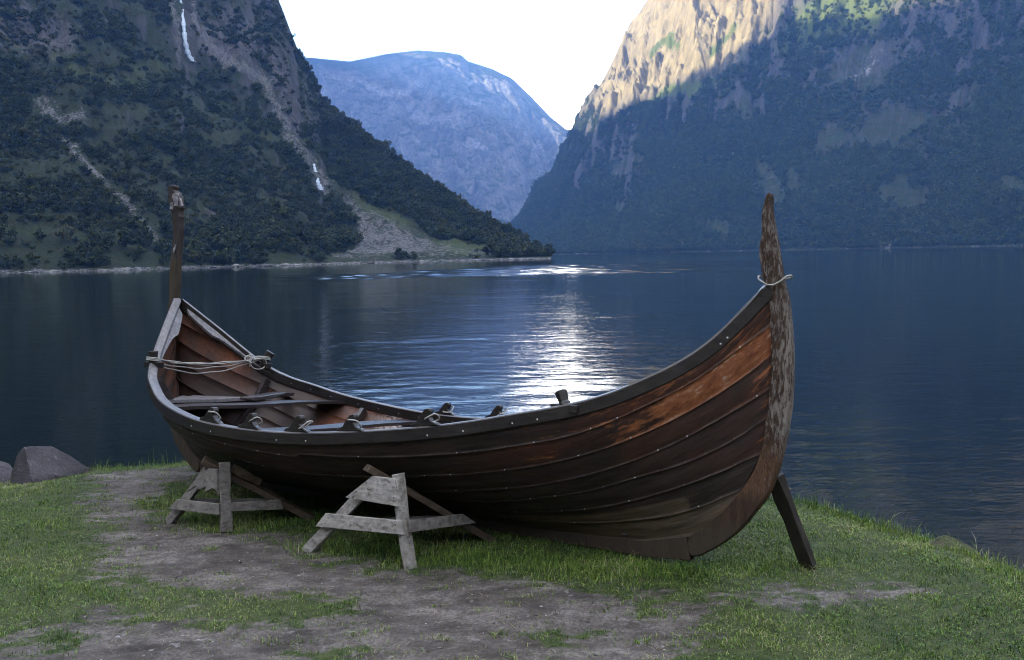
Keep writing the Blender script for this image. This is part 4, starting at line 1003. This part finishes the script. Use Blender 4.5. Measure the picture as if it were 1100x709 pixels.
# ------------------------------------------------------------------ grass
def grass_blades(name, x, y, h, wd, mat, lean=.5, seed=1):
    r_ = np.random.default_rng(seed); n = len(x); z = ground_z(x, y) - .008
    az = r_.uniform(0, 2 * math.pi, n); ln = np.abs(r_.normal(0, lean, n)) * h; dx, dy = np.cos(az), np.sin(az); fx, fy = -dy * wd / 2, dx * wd / 2
    tw = r_.uniform(-.6, .6, n)
    b = np.stack([x, y, z], 1); side = np.stack([fx, fy, 0 * x], 1); dirv = np.stack([dx, dy, 0 * x], 1)
    mid = b + dirv * (ln * .35)[:, None] + np.stack([0 * x, 0 * x, h * .6], 1); tip = b + dirv * ln[:, None] + np.stack([0 * x, 0 * x, h * (1 - .25 * np.clip(ln / h, 0, 1))], 1)
    V = np.stack([b - side, b + side, mid - side * .8, mid + side * .8, tip], 1); o = (np.arange(n) * 5)[:, None]
    tri = np.concatenate([o + np.array([[0, 1, 3]]), o + np.array([[0, 3, 2]]), o + np.array([[2, 3, 4]])], 0)
    tint = fbm(x * 1.6, y * 1.6, 11.0, 4) + r_.normal(0, .28, n)
    me = big_mesh(name, V.reshape(-1, 3), tri, False, dict(tint=np.repeat(np.clip(.5 + tint, 0, 1), 5))); o_ = link(name, me, mat); o_['kind'] = 'stuff'; return o_
def grass_material(name, stops):
    t = NT(name); c = t.ramp(t.attr('tint'), stops); return t.set(color=c, rough=.6, spec=.3)
M_GRASS = grass_material('turf_blades', [(0, (.024, .060, .010)), (.35, (.090, .168, .022)), (.7, (.190, .280, .046)), (.92, (.27, .32, .09)), (1, (.34, .31, .18))])
# boat-relative distance so the unmown strip along the keel grows tall
def keel_dist(x, y):
    a, b = (B_O + B_D * .0)[:2], (B_O + B_D * -4.3)[:2]; return polyline_dist(x, y, [a, b])
n = 720000
x = rng.uniform(-5.6, 3.6, n); y = 3.35 + (9.0 - 3.35) * rng.random(n) ** 1.25
vis = np.abs(x) < .60 * y + .5
x, y = x[vis], y[vis]
d = edge_dist(x, y); df = dirt_field(x, y)
dens = np.clip((1 - df) ** 1.6, 0, 1) * (.35 + .65 * sstep(-.25, .25, fbm(x * 5, y * 8, 21.0, 4, .6)))
k = (d > -.04) & (rng.random(len(x)) < dens); x, y, d, df = x[k], y[k], d[k], df[k]
cl = fbm(x * 4, y * 4, 31.0, 4)
h = (.018 + .028 * np.clip(cl + .25, 0, 1.2) ** 1.4) * rng.uniform(.6, 1.4, len(x)) * (1 - .35 * df)
kd = keel_dist(x, y)
h *= 1 + .2 * sstep(.75, .2, kd) * np.clip(.6 + 1.6 * cl, 0.1, 2) + .7 * sstep(.25, .02, d) * (rng.random(len(x)) < .4)
grass_blades('grass', x, y, h, rng.uniform(.0022, .0042, len(x)), M_GRASS, .65, 3)
# clover and other small broad leaves among the blades
n = 26000; x = rng.uniform(-5.4, 3.6, n); y = 3.35 + 5.2 * rng.random(n) ** 1.2; k = (np.abs(x) < .6 * y + .4) & (edge_dist(x, y) > .05) & (dirt_field(x, y) < .55) & (fbm(x * 2.4, y * 3.5, 81.0, 4) > .10); x, y = x[k], y[k]; n = len(x)
zc = ground_z(x, y) + rng.uniform(.006, .028, n); rad = rng.uniform(.003, .0065, n); ph = rng.uniform(0, 6.28, n); tl = rng.normal(0, .35, (n, 2))
qa = np.arange(5) * 2 * math.pi / 5; cx_, cy_ = np.cos(qa[None] + ph[:, None]) * rad[:, None], np.sin(qa[None] + ph[:, None]) * rad[:, None]
Vc = np.stack([x[:, None] + cx_, y[:, None] + cy_, zc[:, None] + cx_ * tl[:, :1] + cy_ * tl[:, 1:]], -1).reshape(-1, 3)
me = big_mesh('clover', Vc, np.arange(n * 5).reshape(n, 5), False, dict(tint=np.repeat(rng.uniform(.0, .5, n), 5))); clv = link('clover', me, M_GRASS); clv['kind'] = 'stuff'
# taller tufts at the trestle feet, along the keel and on the lip of the bank
tx, ty = [], []
for (px_, py_, nn_, sp) in [(441, 606, 160, .06), (329, 588, 220, .07), (243, 567, 380, .09), (200, 555, 500, .12), (181, 540, 700, .16), (868, 607, 260, .07), (380, 590, 900, .16), (480, 595, 1100, .18), (560, 602, 1300, .18), (650, 610, 1300, .16), (720, 612, 1100, .15), (790, 608, 900, .14), (300, 560, 1100, .18), (840, 600, 500, .14)]:
    c_ = at_z(np.array(float(px_)), np.array(float(py_))); tx.append(c_[0] + rng.normal(0, sp * 1.3, nn_)); ty.append(c_[1] + .04 + rng.normal(0, sp * .55, nn_))
x = np.concatenate(tx); y = np.concatenate(ty); k = dirt_field(x, y) < .75; x, y = x[k], y[k]
grass_blades('grass', x, y, rng.gamma(4, .0078, len(x)) + .008, rng.uniform(.002, .004, len(x)), M_GRASS, .75, 4)
t = rng.random(5200); i = 5 + (t * 13).astype(int); f = (t * 13) % 1
x = EDGE[i, 0] * (1 - f) + EDGE[i + 1, 0] * f + rng.normal(0, .05, len(t)); y = EDGE[i, 1] * (1 - f) + EDGE[i + 1, 1] * f + rng.normal(0, .05, len(t)) - .05
k = (edge_dist(x, y) > -.03) & (fbm(x * 2.2, y * 2.2, 41.0, 3) > -.12); x, y = x[k], y[k]
grass_blades('grass', x, y, rng.gamma(3, .017, len(x)) * np.clip(1 + fbm(x * 3, y * 3, 3.0, 3), .4, 1.6), rng.uniform(.002, .004, len(x)), M_GRASS, .45, 5)

n = 5000; x = rng.uniform(-4.5, 3.2, n); y = 3.3 + 4.6 * rng.random(n) ** 1.3; df = dirt_field(x, y); k = (df > .35) & (edge_dist(x, y) > .1) & (fbm(x * 2, y * 3, 51.0, 3) > -.15); x, y = x[k], y[k]
nt2 = 750; tx = rng.uniform(-4.6, 3.3, nt2); ty = 3.3 + 4.4 * rng.random(nt2) ** 1.3; q = dirt_field(tx, ty); k = (q > .4) & (edge_dist(tx, ty) > .15) & (fbm(tx * 1.5, ty * 2.5, 71.0, 3) > -.05); tx, ty = tx[k], ty[k]
m_ = rng.integers(8, 46, len(tx)); xx = np.repeat(tx, m_) + rng.normal(0, .035, m_.sum()); yy = np.repeat(ty, m_) + rng.normal(0, .018, m_.sum())
grass_blades('grass', xx, yy, rng.uniform(.010, .032, len(xx)), rng.uniform(.002, .0042, len(xx)), M_GRASS, .9, 8)
M_STRAW = grass_material('dry_straw', [(0, (.10, .085, .055)), (.5, (.22, .19, .12)), (1, (.36, .31, .21))])
grass_blades('straw', x, y, rng.uniform(.006, .014, len(x)), rng.uniform(.002, .004, len(x)), M_STRAW, 4.0, 6)

# ------------------------------------------------------------------ far woods: tree clumps set on the slopes
def tree_mesh(name, seed, leaf, n, conifer=False):
    r_ = np.random.default_rng(seed)
    lobes = r_.normal(0, .28, (9, 3)); lobes[:, 2] = np.abs(lobes[:, 2]) * 1.1 + .45
    V, Fq = [], []
    for i in range(n):
        c = lobes[r_.integers(9)]; d = r_.normal(size=3); d /= np.linalg.norm(d); p = c + d * .27 * r_.random() ** .33; p[2] = max(p[2], .03)
        u = r_.normal(size=3); u /= np.linalg.norm(u); v = np.cross(u, d); v /= np.linalg.norm(v) + 1e-6; k = leaf * r_.uniform(.6, 1.4); o = len(V)
        V += [p - u * k, p + v * k * .8, p + u * k, p - v * k * .8]; Fq.append((o, o + 1, o + 2, o + 3))
    o = len(V)   # trunk
    for z, r in ((-.15, .045), (.7, .02)):
        for q in range(5): V.append((r * math.cos(q * 1.257), r * math.sin(q * 1.257), z))
    for q in range(5): Fq.append((o + q, o + (q + 1) % 5, o + 5 + (q + 1) % 5, o + 5 + q))
    return big_mesh(name, np.array(V), np.array(Fq), False)
def foliage_material(name, a, b):
    t = NT(name); oi = t.n('ShaderNodeObjectInfo'); g = t.n('ShaderNodeNewGeometry'); rp = t.math('ADD', t.math('MULTIPLY', oi.outputs['Random'], .7), t.math('MULTIPLY', g.outputs['Random Per Island'], .3))
    return t.set(color=t.ramp(rp, [(0, a), (.45, tuple(.5 * (p + q) for p, q in zip(a, b))), (.72, b), (.86, (b[0] * 1.5, b[1] * 1.15, b[2] * .9)), (1, (b[0] * 1.25, b[1] * .85, b[2] * .9))]), rough=.8, spec=.15)
M_FOL = foliage_material('slope_foliage', (.015, .024, .010), (.046, .060, .022)); M_FOLR = foliage_material('far_foliage', (.026, .044, .020), (.060, .085, .034))
def forest(name, P, sizes, variants):
    col = bpy.data.collections.new(name + '_kinds')
    for v in variants: col.objects.link(v)
    me = bpy.data.meshes.new(name); me.vertices.add(len(P)); me.vertices.foreach_set('co', np.asarray(P, np.float32).ravel())
    at = me.attributes.new('size', 'FLOAT', 'POINT'); at.data.foreach_set('value', np.asarray(sizes, np.float32)); me.update()
    o = link(name, me); o['kind'] = 'stuff'
    g = bpy.data.node_groups.new(name + '_nodes', 'GeometryNodeTree')
    g.interface.new_socket('Geometry', in_out='INPUT', socket_type='NodeSocketGeometry'); g.interface.new_socket('Geometry', in_out='OUTPUT', socket_type='NodeSocketGeometry')
    N_ = g.nodes.new; gi, go = N_('NodeGroupInput'), N_('NodeGroupOutput'); ip = N_('GeometryNodeInstanceOnPoints'); ci = N_('GeometryNodeCollectionInfo')
    ci.inputs['Collection'].default_value = col; ci.inputs['Separate Children'].default_value = True; ci.inputs['Reset Children'].default_value = True
    na = N_('GeometryNodeInputNamedAttribute'); na.data_type = 'FLOAT'; na.inputs['Name'].default_value = 'size'
    rv = N_('FunctionNodeRandomValue'); rv.data_type = 'FLOAT_VECTOR'; rv.inputs[0].default_value = (0, 0, 0); rv.inputs[1].default_value = (.15, .15, 6.283)
    L = g.links.new; L(gi.outputs[0], ip.inputs['Points']); L(ci.outputs[0], ip.inputs['Instance']); ip.inputs['Pick Instance'].default_value = True
    L(rv.outputs[0], ip.inputs['Rotation']); L(na.outputs[0], ip.inputs['Scale']); L(ip.outputs[0], go.inputs[0])
    md = o.modifiers.new('trees', 'NODES'); md.node_group = g
    return o
def variants(mat, leaf, n, base):
    out = []
    for i in range(5):
        me = tree_mesh('tree_kind', base + i, leaf, n); me.materials.append(mat); out.append(bpy.data.objects.new('tree_kind', me))
    return out
def seed_trees(P, prob, n, r_):
    """points on a terrain grid, by surface area times probability"""
    a, b, c, d = P[:-1, :-1], P[:-1, 1:], P[1:, 1:], P[1:, :-1]
    ar = np.linalg.norm(np.cross(c - a, d - b), axis=-1) * .5 * (prob[:-1, :-1] + prob[1:, 1:]) / 2
    cum = np.cumsum(ar.ravel()); i = np.searchsorted(cum, r_.random(n) * cum[-1]); ii, jj = np.unravel_index(i, ar.shape); u, v = r_.random(n)[:, None], r_.random(n)[:, None]
    return a[ii, jj] * (1 - u) * (1 - v) + d[ii, jj] * u * (1 - v) + b[ii, jj] * (1 - u) * v + c[ii, jj] * u * v
def slope_nz(P):
    n_ = np.cross(np.gradient(P, axis=0), np.gradient(P, axis=1)); return np.abs(n_[..., 2]) / (np.linalg.norm(n_, axis=-1) + 1e-9)
r_ = np.random.default_rng(12)
px, py = to_px(P_L)
at_l = lambda o, n: np.array([v.value for v in o.data.attributes[n].data]).reshape(P_L.shape[:2])
def get_attr(o, n, shp):
    a = np.empty(shp[0] * shp[1], np.float32); o.data.attributes[n].data.foreach_get('value', a); return a.reshape(shp)
scL, mdL, rkL = (get_attr(mtL, q, P_L.shape[:2]) for q in ('scree', 'meadow', 'rock'))
T2 = np.broadcast_to(np.r_[np.linspace(-.06, 0, 4)[:-1], np.linspace(0, 1, 300), np.linspace(1, 1.6, 14)[1:]][None], P_L.shape[:2])
cl = fbm(P_L[..., 0] / 35, P_L[..., 1] / 35, P_L[..., 2] / 35, 4)
pr = sstep(.42, .62, slope_nz(P_L)) * np.clip(.36 + 2.0 * cl, 0.05, 1) * (1 - sstep(.2, .4, scL)) * (1 - .9 * sstep(.3, .6, mdL)) * (1 - .8 * rkL)
pr *= (T2 > .004) & (T2 < 1.1) & (px > -750) & (py > -260)
right = np.clip((px - 330) / 40, 0, 1) * (scL < .3) * (mdL < .3) * (T2 > .004) * (T2 < 1.06)
pr = np.maximum(pr, right * .95)
pr *= polyline_dist(px, py, [(188, -30), (194, 0), (197, 25), (199, 45), (207, 68)]) > 9
pr *= polyline_dist(px, py, [(335, 172), (341, 196), (347, 208)]) > 6
PT = seed_trees(P_L, pr, 52000, r_); 
PT[:, 2] -= .3
forest('forest', PT, np.minimum(r_.lognormal(.42, .5, len(PT)) * np.where(PT[:, 2] < 12, 1.35, 1.0), 5.0), variants(M_FOL, .10, 260, 100))
px, py = to_px(P_R)
scR, mdR, rkR = (get_attr(mtR, q, P_R.shape[:2]) for q in ('scree', 'meadow', 'rock'))
cl = fbm(P_R[..., 0] / 130, P_R[..., 1] / 130, P_R[..., 2] / 130, 4)
T2 = np.broadcast_to(np.r_[np.linspace(-.06, 0, 4)[:-1], np.linspace(0, 1, 330), np.linspace(1, 1.6, 14)[1:]][None], P_R.shape[:2])
pr = sstep(.35, .6, slope_nz(P_R)) * np.clip(.6 + 1.4 * cl, 0, 1) * (1 - sstep(.05, .3, rkR)) * (1 - .7 * sstep(.3, .6, mdR)) * (1 - sstep(.3, .5, scR)) * (T2 > .004) * (T2 < .95) * (px > 500) * (px < 1900) * (py > -260)
PT = seed_trees(P_R, pr, 120000, r_); PT[:, 2] -= .5
forest('forest', PT, np.minimum(r_.lognormal(1.5, .35, len(PT)), 8.0), variants(M_FOLR, .13, 150, 200))

# ------------------------------------------------------------------ waterfalls on the left slope
def surface_at(P, x, y):
    px_, py_ = to_px(P); m = (TL >= 0) & (TL <= 1); d = np.where(m, np.hypot(px_ - x, py_ - y), 1e9); i = np.unravel_index(d.argmin(), d.shape); return P[i]
TL = np.broadcast_to(np.r_[np.linspace(-.06, 0, 4)[:-1], np.linspace(0, 1, 300), np.linspace(1, 1.6, 14)[1:]][None], P_L.shape[:2])
def fall_material():
    t = NT('falling_water'); n_ = t.noise(t.mapping(t.geo(), (1.2, 1.2, .12)), 1.2, 5, .6); return t.set(color=t.mix(t.rng(n_, .35, .65), (.22, .28, .35), (.48, .55, .63)), rough=.5, normal=t.bump(n_, .6, .3))
M_FALL = fall_material()
def waterfall(pts, wd, label):
    mb = MB(); P3 = []
    for (x, y) in pts:
        p = surface_at(P_L, x, y); v = ray(np.array(float(x)), np.array(float(y))); dist = np.hypot(p[0], p[1]); P3.append(EYE + v * (dist - 4.0) / np.hypot(v[0], v[1]))
    P3 = np.array(P3); 
    # falls hang on or in front of the face, never behind it
    tt = np.linspace(0, len(P3) - 1, 40); Q = np.stack([np.interp(tt, np.arange(len(P3)), P3[:, j]) for j in range(3)], 1)
    V = []
    for i, q in enumerate(Q):
        k = i / 39; w_ = wd * (.55 + .7 * k) * (1 + .25 * math.sin(i * 1.3) + .2 * math.sin(i * 2.9))
        d_ = np.array([q[1], -q[0], 0]) / np.hypot(q[0], q[1]); f_ = np.array([-q[0], -q[1], 0]) / np.hypot(q[0], q[1])
        for (a, b) in ((-1, 0), (-.4, .6), (.3, .8), (1, .1), (.5, -1.5), (-.5, -1.5)): V.append(q + d_ * a * w_ + f_ * b)
    n = 40; mb.add(V, [(i * 6 + j, i * 6 + (j + 1) % 6, i * 6 + 6 + (j + 1) % 6, i * 6 + 6 + j) for i in range(n - 1) for j in range(6)], 0, True)
    o = mb.build('waterfall', M_FALL); tag(o, label, 'waterfall'); return o
waterfall([(193, -14), (194, 0), (197, 25), (199, 45), (202, 58), (207, 66)], 1.4, 'tall narrow white waterfall plunging down the dark cliff at upper left')
waterfall([(337, 176), (339, 186), (341, 196), (345, 204)], 1.3, 'small short white waterfall low on the left slope above the scree')

# ------------------------------------------------------------------ haze in the fjord
me_v = [(-3600, -3200, -60), (4200, -3200, -60), (4200, 8200, -60), (-3600, 8200, -60)]
zt = 1500
V = me_v + [(x, y, zt) for x, y, z in me_v]
me = bpy.data.meshes.new('haze'); me.from_pydata(V, [], [(3, 2, 1, 0), (4, 5, 6, 7), (0, 1, 5, 4), (1, 2, 6, 5), (2, 3, 7, 6), (3, 0, 4, 7)]); me.update()
hz_o = link('haze', me); hz_o['kind'] = 'stuff'
hm = bpy.data.materials.new('valley_haze'); hm.use_nodes = True; ht = hm.node_tree; ht.nodes.clear()
ho = ht.nodes.new('ShaderNodeOutputMaterial'); hv = ht.nodes.new('ShaderNodeVolumePrincipled'); ht.links.new(hv.outputs[0], ho.inputs['Volume'])
hv.inputs['Color'].default_value = (.15, .38, 1.0, 1); hv.inputs['Density'].default_value = .00018; hv.inputs['Anisotropy'].default_value = .2
me.materials.append(hm)
